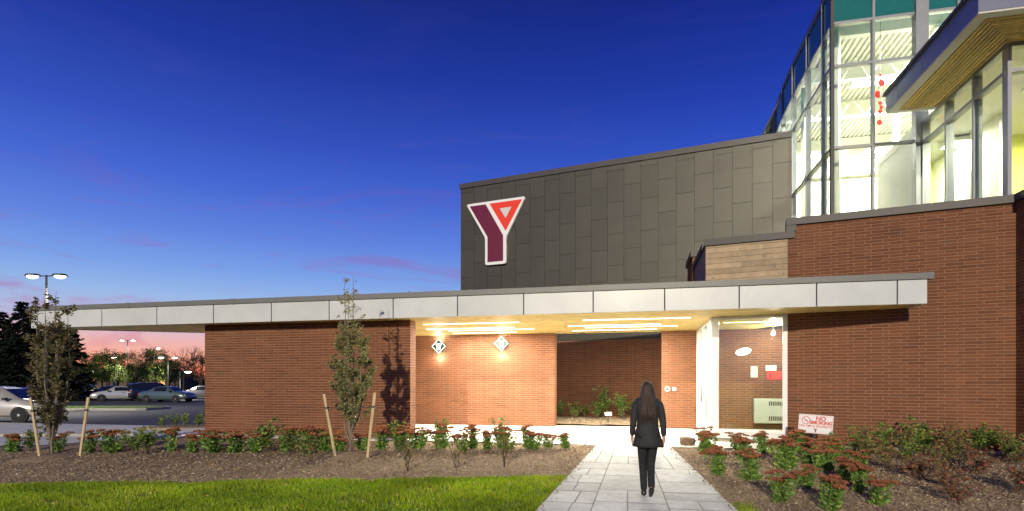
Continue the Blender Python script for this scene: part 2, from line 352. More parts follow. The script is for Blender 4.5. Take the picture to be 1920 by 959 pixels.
# side walk and lot
side = tag(sheet('sidewalk', M_concrete, -60, -11.4, 40, lambda a: 11.9, lambda a: 19.0 if a > -30 else 17, 12, -.015), 'grey concrete sidewalk beyond the planted bed', 'sidewalk')
lot = MB()
for y0, y1 in ((18.4, 240),):
    lot.quad((-260, y0, -.42), (-6, y0, -.42), (-6, y1, -.42), (-260, y1, -.42))
tag(lot.build('parking_lot', M_asphalt), 'dark asphalt parking lot behind the left end of the canopy', 'parking lot', kind='structure')
kb = MB(); kb.hexa([(-60, 18.2, -.5), (-9, 18.2, -.5), (-9, 18.42, -.5), (-60, 18.42, -.5), (-60, 18.2, -.31), (-9, 18.2, -.31), (-9, 18.42, -.31), (-60, 18.42, -.31)])
tag(kb.build('kerb', M_kerb), 'low concrete kerb along the sidewalk edge', 'kerb', kind='structure')
ln = MB()
for i in range(16):
    x = -58 + i * 2.75; ln.quad((x, 49.5, -.414), (x + .12, 49.5, -.414), (x + 1.6, 55.2, -.414), (x + 1.48, 55.2, -.414))
tag(ln.build('lot_markings', M_paint, None), 'white painted bay lines on the asphalt', 'markings', kind='structure')
# kerbed grass islands
def island(x0, x1, y0, y1, label):
    e = empty('kerb_island', ((x0 + x1) / 2, (y0 + y1) / 2, -.42)); tag(e, label, 'island')
    pts = [(x0, y0), (x1 - .6, y0), (x1 - .15, y0 + .25), (x1, (y0 + y1) / 2), (x1 - .15, y1 - .25), (x1 - .6, y1), (x0, y1)]
    cx, cy = (x0 + x1) / 2, (y0 + y1) / 2
    MB().prism([(x, y, -.45) for x, y in pts], [(x, y, -.27) for x, y in pts]).build('kerb', M_kerb, e)
    q = [(x - .16 * (1 if x > cx else -1), y - .16 * (1 if y > cy else -1)) for x, y in pts]
    MB().prism([(x, y, -.3) for x, y in q], [(x, y, -.235) for x, y in q]).build('turf', M_turf, e)
island(-40, -23.2, 35.5, 38.6, 'kerbed grass island in front of the parked cars')
island(-62, -24, 66, 70, 'far kerbed grass island beneath the street trees')

# stamped slab path
def path_l(b): return -.89 - (12.4 - b) * .083
def path_r(b): return .62 + (12.6 - b) * .125
pb = MB(); nb_ = 24
for j in range(nb_):
    b0 = 2.2 + 10.1 * j / nb_; b1 = 2.2 + 10.1 * (j + 1) / nb_
    pb.quad(W(path_l(b0), b0, ground_z(0, b0) + .002), W(path_r(b0), b0, ground_z(0, b0) + .002), W(path_r(b1), b1, ground_z(0, b1) + .002), W(path_l(b1), b1, ground_z(0, b1) + .002))
path = tag(pb.build('path', M_joint), 'grey stamped slab path leading to the entrance', 'path', kind='structure')
def slab(u0, u1, b0, b1):
    gq = .006; gt = .016; m = MB(); m.tone = random.random(); dz = random.uniform(-.004, .004)
    def A(u, b): l, r = path_l(b), path_r(b); return l + (r - l) * u
    def wd(b): return path_r(b) - path_l(b)
    c = []
    for z in (-.04, .006):
        for u, b in ((u0, b0), (u1, b0), (u1, b1), (u0, b1)):
            du = (gq / wd(b)) * (1 if u == u0 else -1) if not (u in (0, 1)) else 0
            db = gt * (1 if b == b0 else -1); bb = b + db
            c.append(W(A(u + du, bb), bb, ground_z(0, bb) + z + (dz if z > 0 else 0)))
    m.hexa(c); o = m.build('slab', M_slab, path); bevel(o, .007, 1)
b = 12.29
sr = random.Random(5)
for lo, hi in ((0, .27), (.27, .66), (.66, 1)):
    b = 12.29
    while b > 3.0:
        h = sr.choice((.42, .52, .64, .78, .95)) ; nb1 = max(2.6, b - h)
        r = sr.random()
        if r < .42:
            k = lo + (hi - lo) * sr.uniform(.35, .65); slab(lo, k, nb1, b); slab(k, hi, nb1, b)
        elif r < .55 and h > .5:
            k = lo + (hi - lo) * sr.uniform(.4, .6); slab(lo, k, nb1, b); mid = (b + nb1) / 2; slab(k, hi, nb1, mid); slab(k, hi, mid, b)
        else: slab(lo, hi, nb1, b)
        b = nb1

# ================================================================== BUILDING
bld = empty('community_centre', W(0, 14, 0))
tag(bld, 'red brick community centre with long white canopy, dark panelled hall and lit glass atrium', 'building')
BC, BL, BG = .066, .316, .012          # course, length, joint
BRK_SINGLE = []
def brick_wall(P, u0, u1, z0, z1, name='brick_wall', thick=.3, holes=(), off=0.0, proud=.007, body=True, phase=0, label=None):
    """P(u, v, z): v is the distance out of the wall face."""
    core = MB().box(P, (u0 + .002, u1 - .002), (-thick, -proud), (z0, z1)).build(name, M_mortar, bld)
    if label: core['label'] = label
    m = MB(); k = 0; z = z0 + BG * .5
    while z < z1 - .02:
        h = min(BC - BG, z1 - z - .001)
        u = u0 - (0 if (k + phase) % 2 == 0 else BL * .345) - off
        while u < u1 - .002:
            a, c = max(u + BG / 2, u0), min(u + BL - BG / 2, u1); u += BL
            if c - a < .02: continue
            if any(a < hh[1] and c > hh[0] and z < hh[3] and z + h > hh[2] for hh in holes): continue
            m.tone = random.betavariate(2.2, 2.2) if random.random() > .03 else random.choice((.05, .97))
            jit = random.uniform(-.0015, .0015)
            yield_brick = (P, a, c, z, h, proud + 0, jit, m.tone)
            if name == 'tall_brick_wall': BRK_SINGLE.append((yield_brick, core))
            else: m.box(P, (a, c), (-proud - .012, jit), (z, z + h))
        z += BC; k += 1
    if m.f:
        o = m.build('brickwork', M_brick, core); o['kind'] = 'stuff'
    return core
# long screen wall at the left, with its end return
PA = lambda b0: (lambda u, v, z: W(u, b0 - v, z))
PBr = lambda a0: (lambda u, v, z: W(a0 + v, u, z))        # a face looking right (+a)
PBl = lambda a0: (lambda u, v, z: W(a0 - v, u, z))        # a face looking left (-a)
PG = lambda t0: (lambda u, v, z: G(u, t0 - v, z))
brick_wall(PA(12.75), -11.29, -5.432, -.298, SOF - .004, 'screen_wall', .32)
brick_wall(PBr(-5.43), 12.752, 13.09, -.298, SOF - .004, 'screen_wall_end', .2, phase=1, off=.06)
brick_wall(PA(17.15), -9.2, -2.54, 0, SOF - .004, 'porch_wall', .35, off=.12)
brick_wall(PBr(-2.538), 17.152, 17.6, 0, SOF - .004, 'porch_wall_end', .2)
brick_wall(PA(17.15), .66, 5.6, 0, SOF - .004, 'entrance_pier', .35, off=.07)
brick_wall(PBl(.658), 17.152, 17.6, 0, SOF - .004, 'entrance_pier_end', .2)
brick_wall(PG(GY), -11.36, 1.2, -.1, 2.95, 'hall_base_wall', .3, holes=((-11.4, -8.0, -1, 3), (-1.2, 9, -1, 3)), off=.1)
brick_wall(PG(RW), .631, 4.60, 0, 4.83, 'tall_brick_wall', .4)
# wall return that comes forward at the right-hand edge
cR = G(4.60, RW); ar, br_ = toAB(cR.x, cR.y)
brick_wall(PBl(ar - .0), br_ - .62, br_ + .22, 0, 4.83, 'return_wall', .4, phase=1, off=.11)
# brick stub above the canopy behind the timber box
brick_wall(PBl(1.47), 16.55, 18.2, 3.3, 4.9, 'roof_stub_wall', .3)
brick_wall(PA(16.55), 1.472, 1.9, 3.3, 4.9, 'roof_stub_wall', .2)
MB().box(W, (1.42, 2.2), (16.5, 18.25), (4.9, 5.07)).build('stub_coping', M_coping, bld)
# single bricks: the 300 nearest to the camera, the rest joined
def brick_vis(it):
    (P, a, c, z, h, pr, j, t), core = it
    p = P((a + c) / 2, 0, z); return p.length + (2 if (c - a) < .2 else 0) + (3 if z < .12 else 0)
BRK_SINGLE.sort(key=brick_vis)
bm_cache = {}
def single_brick_mesh(w, h, t):
    key = (round(w, 2), round(h, 3), round(t * 9))
    if key not in bm_cache:
        I = lambda u, v, z: Vector((u, v, z)); m = MB(); m.tone = round(t * 9) / 9
        m.box(I, (-w / 2, w / 2), (0, .02), (0, h)); bm_cache[key] = m.mesh('brick', M_brick)
    return bm_cache[key]
rest = MB()
for n_, ((P, a, c, z, h, pr, j, t), core) in enumerate(BRK_SINGLE):
    if n_ < 300:
        o = bpy.data.objects.new('brick', single_brick_mesh(c - a, h, t)); COL.objects.link(o)
        o.parent = core
        o.location = P((a + c) / 2, j, z); o.rotation_euler = (0, 0, math.atan2(-GM, GN))
    else:
        rest.tone = t; rest.box(P, (a, c), (-.019, j), (z, z + h))
tall_core = BRK_SINGLE[0][1]
o = rest.build('brickwork', M_brick, tall_core); o['kind'] = 'stuff'
def sub(mb, name, mat, part, **k):
    o = mb.build(name, mat, None, **k); o.parent = part; o.matrix_parent_inverse = Matrix.Identity(4); return o

# foundations
MB().box(PG(RW), (.2, 4.64), (-.35, .03), (-.3, -.004)).build('foundation', M_found, bld)
MB().box(PBl(ar), (br_ - .62, br_ - .05), (-.3, .03), (-.5, -.004)).build('foundation', M_found, bld)
# copings of the tall wall
MB().box(PG(RW), (.60, 4.95), (-.5, .06), (4.832, 4.985)).build('coping', M_coping, bld)
MB().box(PBl(ar), (br_ - .62, br_ - .06), (-.5, .06), (4.835, 4.988)).build('coping', M_coping, bld)

# ---- long canopy
can = MB()
SP = [(-16.5, 12.30), (-16.42, 12.6), (-12.9, 14.6), (-11.3, 15.6), (-8.9, 17.5), (2.9, 17.5), (5.3, 13.25), (5.36, 12.30)]
can.prism([W(a, b, SOF + .03) for a, b in SP], [W(a, b, 3.40) for a, b in SP])
canopy = can.build('canopy', M_cap, bld)
sub(MB().box(W, (-8.6, 2.0), (16.6, 17.48), (3.402, 4.18)), 'added_sun_block', M_coping, canopy)  # unseen upstand, added to keep the low sun off the hall base wall
JA = [-16.52, -14.09, -12.32, -10.59, -8.91, -7.32, -5.65, -4.06, -2.51, -.97, .53, 2.01, 3.46, 4.89, 5.41]
for i, (a0, a1) in enumerate(zip(JA, JA[1:])):
    gq = .010
    bevel(sub(MB().box(W, (a0 + gq, a1 - gq), (12.25, 12.295), (SOF - .012, 3.335)), 'fascia_panel', M_fascia, canopy), .006, 1)
sub(MB().box(W, (-16.5, 5.4), (12.268, 12.30), (SOF + .01, 3.34)), 'fascia_backing', M_dark, canopy)
bevel(sub(MB().box(W, (5.37, 5.41), (12.30, 13.2), (SOF - .012, 3.335)), 'fascia_panel', M_fascia, canopy), .006, 1)
# tapered rear edge of the free end
for (p, q) in (((-16.52, 12.30), (-16.44, 12.62)), ((-16.44, 12.62), (-12.9, 14.62)), ((-12.9, 14.62), (-11.3, 15.62))):
    P0, P1 = W(*p), W(*q); d = (P1 - P0).normalized(); nn = Vector((-d.y, d.x, 0)) * .03
    sub(MB().hexa([P0 + Vector((0, 0, SOF - .012)), P1 + Vector((0, 0, SOF - .012)), P1 + nn + Vector((0, 0, SOF - .012)), P0 + nn + Vector((0, 0, SOF - .012)),
                   P0 + Vector((0, 0, 3.335)), P1 + Vector((0, 0, 3.335)), P1 + nn + Vector((0, 0, 3.335)), P0 + nn + Vector((0, 0, 3.335))]), 'fascia_panel', M_fascia, canopy)
# cap flashing in lengths with small seam clips
CJ = [-16.56, -13.2, -10.0, -6.85, -3.75, -.7, 2.3, 5.45]
for a0, a1 in zip(CJ, CJ[1:]):
    sub(MB().box(W, (a0 + .003, a1 - .003), (12.215, 12.40), (3.342, 3.462)), 'cap_flashing', M_cap, canopy)
    sub(MB().box(W, (a1 - .05, a1 + .05), (12.209, 12.41), (3.338, 3.468)), 'cap_clip', M_cap, canopy)
sub(MB().box(W, (5.38, 5.46), (12.41, 13.2), (3.342, 3.462)), 'cap_flashing', M_cap, canopy)
# pine soffit boards, running along the canopy
def edge_a(b):                         # left end of the soffit at depth b
    for (p, q) in zip(SP[1:4], SP[2:5]):
        if p[1] <= b <= q[1]: return p[0] + (q[0] - p[0]) * (b - p[1]) / (q[1] - p[1]) + .03
    return -16.45
bw = .128; b = 12.30
pr = random.Random(3)
while b < 17.42:
    l = edge_a(b + bw); r = 5.34 if b < 13.2 else 5.34 - (b - 13.2) * .56
    cuts = [l] + sorted(pr.uniform(l + 1, r - 1) for _ in range(3)) + [r]
    for a0, a1 in zip(cuts, cuts[1:]):
        if a1 - a0 > .2: sub(MB().box(W, (a0 + .0015, a1 - .0015), (b + .003, b + bw - .003), (SOF, SOF + .025)), 'soffit_board', M_soffit, canopy)
    b += bw
strips = [(13.80, -5.5, -2.95), (15.05, -5.9, -3.35), (15.62, -5.45, -2.9), (16.48, -5.6, -3.6),
          (13.72, -1.33, 1.18), (15.02, -1.85, .55), (15.58, -1.45, 1.0), (16.42, -1.9, .5), (15.05, 2.1, 4.3)]
for i, (b, a0, a1) in enumerate(strips):
    tr = sub(MB().box(W, (a0 - .02, a1 + .02), (b - .055, b + .055), (SOF - .006, SOF + .012)), 'strip_light', M_white, canopy)
    o = sub(MB().box(W, (a0, a1), (b - .038, b + .038), (SOF - .011, SOF - .003)), 'strip_light_tube', E_strip, canopy)
    ld = bpy.data.lights.new('strip_light_lamp', 'AREA'); ld.shape = 'RECTANGLE'; ld.size = a1 - a0; ld.size_y = .076; ld.energy = 140; ld.color = (1, .93, .77)
    lo_ = bpy.data.objects.new('strip_light_lamp', ld); COL.objects.link(lo_); lo_.parent = canopy; lo_.location = W((a0 + a1) / 2, b, SOF - .016); lo_.rotation_euler = (0, 0, -TH)

# ---- hall behind: running bond of bronze panels
def hall_plan(): return [G(-11.38, GY + .03), G(1.06, GY + .03), W(4.86, 20.3), W(5.0, 22.5), W(5.4, 26), G(-11.38, GY + 12)]
hall = MB().prism([p + Vector((0, 0, 2.95)) for p in hall_plan()], [p + Vector((0, 0, 9.46)) for p in hall_plan()]).build('hall', M_clad_core, bld)
for i in range(20):
    s0, s1 = -11.38 + .6245 * i, -11.38 + .6245 * (i + 1)
    if i == 19: s1 = 1.07
    hs = [2.96] + ([3.37, 4.55, 5.73, 6.91, 8.09, 9.27] if i % 2 == 0 else [3.96, 5.14, 6.32, 7.5, 8.68]) + [9.47]
    for z0, z1 in zip(hs, hs[1:]):
        j = random.uniform(-.002, .002)
        sub(MB().box(PG(GY), (s0 + .005, s1 - .005), (-.028, j), (z0 + .005, z1 - .005)), 'cladding_panel', M_clad, hall)
sub(MB().box(PG(GY), (-11.42, 1.07), (-.35, .05), (9.475, 9.68)), 'hall_coping', M_coping, hall)
sub(MB().box(PG(GY), (-11.402, -11.382), (-12, -.03), (2.95, 9.47)), 'corner_trim', M_clad, hall)

# ---- timber box over the vestibule
tb = MB().box(PG(RW), (-1.085, .625), (-2.6, -.03), (3.3, 4.53)).build('timber_box', M_dark, bld)
zs = [3.42, 3.62, 3.746, 3.87, 3.994, 4.121, 4.247, 4.371, 4.493, 4.545]
kr = random.Random(9)
for z0, z1 in zip(zs, zs[1:]):
    cut = [-1.095] + ([kr.uniform(-.6, .2)] if kr.random() < .55 else []) + [.63]
    for s0, s1 in zip(cut, cut[1:]):
        bo = sub(MB().box(PG(RW), (s0 + .001, s1 - .001), (-.028, kr.uniform(0, .004)), (z0 + .003, z1 - .003)), 'board', M_board, tb)
    for _ in range(kr.randint(0, 3)):
        s = kr.uniform(-1, .55); zc = kr.uniform(z0 + .03, max(z0 + .031, z1 - .03)); r = kr.uniform(.006, .013)
        m = MB(); m.prism([G(s + r * math.cos(q) * 1.3, RW - .003, zc + r * math.sin(q)) for q in np.linspace(0, 2 * math.pi, 8)[:-1]],
                          [G(s + r * math.cos(q) * 1.3, RW - .0065, zc + r * math.sin(q)) for q in np.linspace(0, 2 * math.pi, 8)[:-1]])
        sub(m, 'knot', M_knot, tb)
cT = G(-1.095, RW); aT, bT = toAB(cT.x, cT.y)
MB().box(W, (aT + .035, aT + 1.5), (bT + .03, bT + 2.7), (3.41, 4.52)).build('timber_box_core', M_dark, bld)
for z0, z1 in zip(zs, zs[1:]):
    sub(MB().box(PBl(aT), (bT + .004, bT + 2.7), (-.028, kr.uniform(0, .004)), (z0 + .003, z1 - .003)), 'board', M_boardside, tb)
sub(MB().box(PG(RW), (-1.13, .77), (-.35, .05), (4.548, 4.70)), 'box_coping', M_coping, tb)
sub(MB().box(PBl(aT), (bT + .36, bT + 2.75), (-.35, .05), (4.548, 4.70)), 'box_coping', M_coping, tb)
sub(MB().box(PG(RW), (.60, .80), (-.35, .045), (4.702, 4.83)), 'box_coping', M_coping, tb)

# ---- vestibule: lobby window, doors, inside
lw = MB().box(PG(RW), (-.97, .628), (-.16, .05), (.075, .20)).build('lobby_window', M_white, bld)
def frame_bar(part, P, u, v, z, name='frame_bar', mat=M_white): return bevel(sub(MB().box(P, u, v, z), name, mat, part), .006, 1)
for u in ((-.975, -.81), (.53, .628)): frame_bar(lw, PG(RW), u, (-.12, .01), (.205, SOF - .006))
for z in ((.205, .275), (SOF - .075, SOF - .006)): frame_bar(lw, PG(RW), (-.809, .529), (-.115, .005), z)
sub(MB().box(PG(RW), (-.805, .525), (-.066, -.05), (.28, SOF - .08)), 'pane', M_glass, lw)
MB().box(PG(RW), (-.95, .628), (-.14, .0), (-.2, .07)).build('window_base', M_found, bld)
ad = 1.648
dw = MB().box(PBl(ad), (13.95, 14.46), (-.12, .0), (.02, SOF - .006)).build('door_frame', M_white, bld)
for u in ((14.10, 14.18), (14.462, 14.53), (15.44, 15.52), (16.40, 16.50), (17.0, 17.14)): frame_bar(dw, PBl(ad), u, (-.13, .012), (.0, SOF - .006))
for u in ((14.532, 15.438), (15.522, 16.398), (16.502, 16.998)):
    frame_bar(dw, PBl(ad), u, (-.12, .008), (2.17, 2.27)); frame_bar(dw, PBl(ad), u, (-.12, .008), (SOF - .10, SOF - .008))
    sub(MB().box(PBl(ad), (u[0], u[1]), (-.066, -.054), (2.27, SOF - .10)), 'transom_pane', M_glass, dw)
frame_bar(dw, PBl(ad), (16.502, 16.998), (-.12, .008), (.0, .2)); sub(MB().box(PBl(ad), (16.502, 16.998), (-.066, -.054), (.2, 2.17)), 'side_pane', M_glass, dw)
for (u0, u1, hu) in ((14.535, 15.435, 15.30), (15.525, 16.395, 15.65)):
    d = MB()
    for uu in ((u0, u0 + .13), (u1 - .13, u1)): d.box(PBl(ad), uu, (-.075, -.03), (.02, 2.16))
    for zz in ((.02, .28), (2.0, 2.16), (.96, 1.14)): d.box(PBl(ad), (u0 + .131, u1 - .131), (-.075, -.03), zz)
    do = d.build('entrance_door', M_white, bld)
    sub(MB().box(PBl(ad), (u0 + .13, u1 - .13), (-.058, -.048), (.28, 2.0)), 'door_glass', M_glass, do)
    sub(MB().tube([W(ad - .06, hu, .85), W(ad - .06, hu, 1.25)], .014, 8), 'handle', M_chrome, do)
# floor and inside walls of the vestibule
MB().box(W, (1.66, 5.5), (13.6, 17.14), (-.05, .03)).build('vestibule_floor', M_floor, bld)
MB().box(W, (5.0, 5.2), (13.4, 17.14), (.03, SOF)).build('vestibule_wall', M_wall_in, bld)

# ---- atrium
at = MB().box(W, (4.7, 12.5), (16.4, 27), (4.6, 4.75)).build('atrium', M_floor, bld)
FA, FB = 4.965, 16.27
TZ = [5.0, 7.53, 9.68, 10.80, 11.80]              # transom levels; the top band is spandrel glass
# plan of the glazed side: leaves the corner straight, then bends gently
plan = [(FA, FB), (FA, FB + .75), (FA, 18.5), (FA, 20.1)]
ang = 0.0; p = list(plan[-1])
for k in range(5):
    ang += R(2.2) if k else R(1.6)
    p = [p[0] + 1.55 * math.sin(ang), p[1] + 1.55 * math.cos(ang)]; plan.append(tuple(p))
def glazed_bay(p, q, mull=True, spandrel=True, zs=TZ):
    P0, P1 = W(*p), W(*q); d = (P1 - P0); ln_ = d.length; d.normalize(); n = Vector((d.y, -d.x, 0))
    if n.dot(-P0) < 0: n = -n
    fr = lambda u, v, z: P0 + d * u + n * v + Vector((0, 0, z))
    sub(MB().box(fr, (-.03, .03), (-.10, .045), (zs[0], zs[-1])), 'mullion', M_mullion, at)
    for i, z in enumerate(zs): sub(MB().box(fr, (.031, ln_ - .031), (-.09, .038), (z - .032, z + .032)), 'transom', M_mullion, at)
    for i, (z0, z1) in enumerate(zip(zs, zs[1:])):
        top = i == len(zs) - 2 and spandrel
        sub(MB().box(fr, (.031, ln_ - .031), (-.02, .0), (z0 + .033, z1 - .033)), 'spandrel_panel' if top else 'pane', M_spandrel if top else M_glassg, at)
    return fr, ln_
for k, (p, q) in enumerate(zip(plan, plan[1:])): glazed_bay(q, p, zs=TZ if k < 3 else [9.72, 10.80, 11.80])
sub(MB().prism([W(a, b, 4.75) for a, b in ((4.98, 20.2), (5.10, 20.2), (5.62, 26.1), (5.5, 26.1))], [W(a, b, 9.6) for a, b in ((4.98, 20.2), (5.10, 20.2), (5.62, 26.1), (5.5, 26.1))]), 'inner_wall', M_wall_in, at)
sub(MB().box(W, (7.17, 7.25), (16.45, 19.35), (4.75, 8.2)), 'inner_wall', M_wall_in, at)
sub(MB().box(W, (5.05, 12.4), (16.36, 27), (11.805, 11.817)), 'deck_sheet', M_deck, at)
front = [(FA, FB), (FA + .97, FB), (6.90, FB)]
for p, q in zip(front, front[1:]): glazed_bay(p, q)
sub(MB().box(W, (FA - .045, FA + .04), (FB - .055, FB + .03), (4.9, 11.8)), 'corner_mullion', M_black, at)
sub(MB().box(W, (6.88, 7.16), (FB - .1, FB + .15), (4.9, 11.8)), 'corner_post', M_mullion, at)
front2 = [(7.16, FB), (7.85, FB), (8.55, FB), (9.5, FB), (10.5, FB)]
for p, q in zip(front2, front2[1:]): glazed_bay(p, q, zs=[8.4, 9.68, 10.80, 11.80])
# roof deck with ribs, beam, trusses
sub(MB().prism([W(a, b, 11.82) for a, b in plan + [(12.5, 28), (12.5, FB)]], [W(a, b, 12.0) for a, b in plan + [(12.5, 28), (12.5, FB)]]), 'roof', M_cap, at)
dk = MB()
a = 5.05
while a < 12.4:
    dk.hexa([W(a, 16.4, 11.72), W(a + .08, 16.4, 11.72), W(a + .08, 27, 11.72), W(a, 27, 11.72), W(a - .02, 16.4, 11.803), W(a + .10, 16.4, 11.803), W(a + .10, 27, 11.803), W(a - .02, 27, 11.803)]); a += .17
o = sub(dk, 'roof_deck_ribs', M_deck, at); o['kind'] = 'stuff'
for b in (17.6, 20.2, 22.8):
    sub(MB().box(W, (5.1, 12.4), (b - .09, b + .09), (11.15, 11.65)), 'roof_beam', M_wall_in, at)
for b in (18.9, 21.5):
    t = MB(); t.tube([W(5.15, b, 10.55), W(12.2, b, 10.55)], .05, 8)
    for i in range(9): t.tube([W(5.2 + i * .8, b, 10.55), W(5.6 + i * .8, b, 11.2)], .02, 6); t.tube([W(5.6 + i * .8, b, 11.2), W(6.0 + i * .8, b, 10.55)], .02, 6)
    sub(t, 'roof_truss', M_wall_in, at)
sub(MB().tube([W(5.2, 19.6, 7.9), W(11.5, 19.6, 7.9)], .13, 12), 'duct', M_deck, at)
for p in ((5.3, 17.05), (5.45, 20.6), (8.7, 17.2), (8.9, 22.4)): sub(MB().tube([W(*p, 4.75), W(*p, 11.6)], .11, 14), 'column', M_wall_in, at, smooth=True)
sub(MB().box(W, (5.2, 12.4), (26.2, 26.4), (4.75, 11.7)), 'back_wall', M_wall_in, at)
sub(MB().box(W, (12.3, 12.45), (16.4, 26.2), (4.75, 11.7)), 'side_wall', M_wall_in, at)
# inner screen with blinds drawn behind the window grid
for i in range(6):
    a0 = 5.7 + i * 1.1
    for z0, z1 in ((4.9, 6.3), (6.45, 7.5), (8.3, 9.9)):
        sub(MB().box(W, (a0 + .05, a0 + 1.05), (24.0, 24.02), (z0, z1)), 'blind', M_blind, at)
    sub(MB().box(W, (a0 - .035, a0 + .035), (23.9, 24.05), (4.75, 10)), 'inner_mullion', M_alu, at)
for z in (4.85, 6.37, 7.6, 8.2, 10): sub(MB().box(W, (5.7, 12.3), (23.92, 24.04), (z - .04, z + .04)), 'inner_transom', M_alu, at)
sub(MB().box(W, (5.7, 12.3), (23.7, 24.3), (7.65, 8.15)), 'upper_floor_edge', M_wall_in, at)
# low stair line in the atrium
st = MB(); st.hexa([W(5.6, 21.0, 5.4), W(9.4, 21.0, 7.5), W(9.4, 21.15, 7.5), W(5.6, 21.15, 5.4), W(5.6, 21.0, 5.75), W(9.4, 21.0, 7.85), W(9.4, 21.15, 7.85), W(5.6, 21.15, 5.75)])
sub(st, 'stair_stringer', M_deck, at)
# lamps inside the atrium
def area_lamp(name, loc, sx, sy, e, col, rot=(0, 0, 0)):
    d = bpy.data.lights.new(name, 'AREA'); d.shape = 'RECTANGLE'; d.size = sx; d.size_y = sy; d.energy = e; d.color = col
    o = bpy.data.objects.new(name, d); COL.objects.link(o); o.location = loc; o.rotation_euler = rot; return o
def lamp_box(a, b, z, sx, sy, e, part=at, col=(1, .95, .80)):
    sub(MB().box(W, (a - sx / 2 - .04, a + sx / 2 + .04), (b - sy / 2 - .04, b + sy / 2 + .04), (z + .02, z + .12)), 'lamp_housing', M_white, part)
    sub(MB().box(W, (a - sx / 2, a + sx / 2), (b - sy / 2, b + sy / 2), (z + .004, z + .016)), 'lamp_diffuser', E_ceil, part)
    o = area_lamp('ceiling_lamp', W(a, b, z), sx, sy, e, col, (0, 0, -TH)); o.parent = part; o.matrix_parent_inverse = Matrix.Identity(4)
for a, b in ((8.6, 17.6), (10.6, 18.6), (7.4, 20.2), (9.8, 22.2)): lamp_box(a, b, 11.0, 1.3, .3, 2000)
for a in (7.0, 10.0): lamp_box(a, 25.1, 10.6, 2.2, .5, 2000)

# ---- glazed room at the right with its deep eave
rm = MB().box(W, (7.15, 13.5), (12.95, 19.2), (4.6, 4.75)).build('glazed_room', M_floor, bld)
RA, RB0, RB1 = 7.06, 16.17, 12.86
def room_bay(p, q):
    P0, P1 = W(*p), W(*q); d = (P1 - P0); ln_ = d.length; d.normalize(); n = Vector((d.y, -d.x, 0))
    if n.dot(-P0) < 0: n = -n
    fr = lambda u, v, z: P0 + d * u + n * v + Vector((0, 0, z))
    sub(MB().box(fr, (-.035, .035), (-.12, .05), (4.9, 7.99)), 'mullion', M_alu, rm)
    for z in (5.0, 7.46, 7.96): sub(MB().box(fr, (.036, ln_ - .036), (-.11, .042), (z - .04, z + .035)), 'transom', M_alu, rm)
    for z0, z1 in ((5.04, 7.42), (7.50, 7.92)): sub(MB().box(fr, (.036, ln_ - .036), (-.02, 0), (z0, z1)), 'pane', M_glassg, rm)
bs = np.linspace(RB0, RB1, 4)
for b0, b1 in zip(bs, bs[1:]): room_bay((RA, b0), (RA, b1))
for a0, a1 in ((RA, RA + .55), (RA + .55, RA + 1.3), (RA + 1.3, RA + 2.2), (RA + 2.2, RA + 3.2)): room_bay((a0, RB1), (a1, RB1))
sub(MB().box(W, (RA + .1, 13.4), (RB1 + .15, 19.2), (7.99, 8.04)), 'ceiling', M_wall_in, rm)
sub(MB().box(W, (7.2, 13.4), (19.2, 19.35), (4.75, 8.0)), 'back_wall', M_lime, rm)
sub(MB().box(W, (12.2, 12.35), (13.0, 19.2), (4.75, 8.0)), 'side_wall', M_lime, rm)
sub(MB().box(W, (8.6, 8.75), (16.0, 19.2), (4.75, 7.9)), 'partition', M_wall_in, rm)
sub(MB().box(W, (8.76, 11.5), (17.6, 17.7), (4.75, 7.99)), 'partition', M_lime, rm)
for a, b in ((8.6, 14.4), (8.4, 17.5), (10.6, 15.4), (10.8, 18.4)): lamp_box(a, b, 7.80, .5, .5, 420, rm, (1, .95, .75))
ev = MB().prism([W(*p, 8.06) for p in ((5.99, 15.51), (5.99, 11.71), (13.5, 11.71), (13.5, 15.51))], [W(*p, 8.44) for p in ((5.99, 15.51), (5.99, 11.71), (13.5, 11.71), (13.5, 15.51))]).build('deep_eave', M_cap, bld)
for b0, b1 in ((15.55, 14.9), (14.9, 13.75), (13.75, 12.65), (12.65, 11.67)):
    sub(MB().box(PBl(5.95), (b1 + .006, b0 - .006), (-.03, 0), (8.02, 8.44)), 'eave_fascia', M_eave, ev)
for a0, a1 in ((5.95, 7.2), (7.2, 8.6), (8.6, 10), (10, 11.5)):
    sub(MB().box(PA(11.67), (a0 + .006, a1 - .006), (-.03, 0), (8.02, 8.44)), 'eave_fascia', M_eave, ev)
sub(MB().box(PA(15.55), (5.97, 7.0), (.0, .03), (8.02, 8.44)), 'eave_fascia', M_eave, ev)
sub(MB().box(W, (5.90, 5.98), (11.60, 15.6), (8.443, 8.52)), 'eave_cap', M_coping, ev)
sub(MB().box(W, (5.981, 13.5), (11.60, 11.70), (8.443, 8.52)), 'eave_cap', M_coping, ev)
for b in np.linspace(11.9, 15.4, 8): sub(MB().box(W, (5.95, 6.02), (b - .02, b + .02), (8.522, 8.56)), 'roof_clip', M_black, ev)
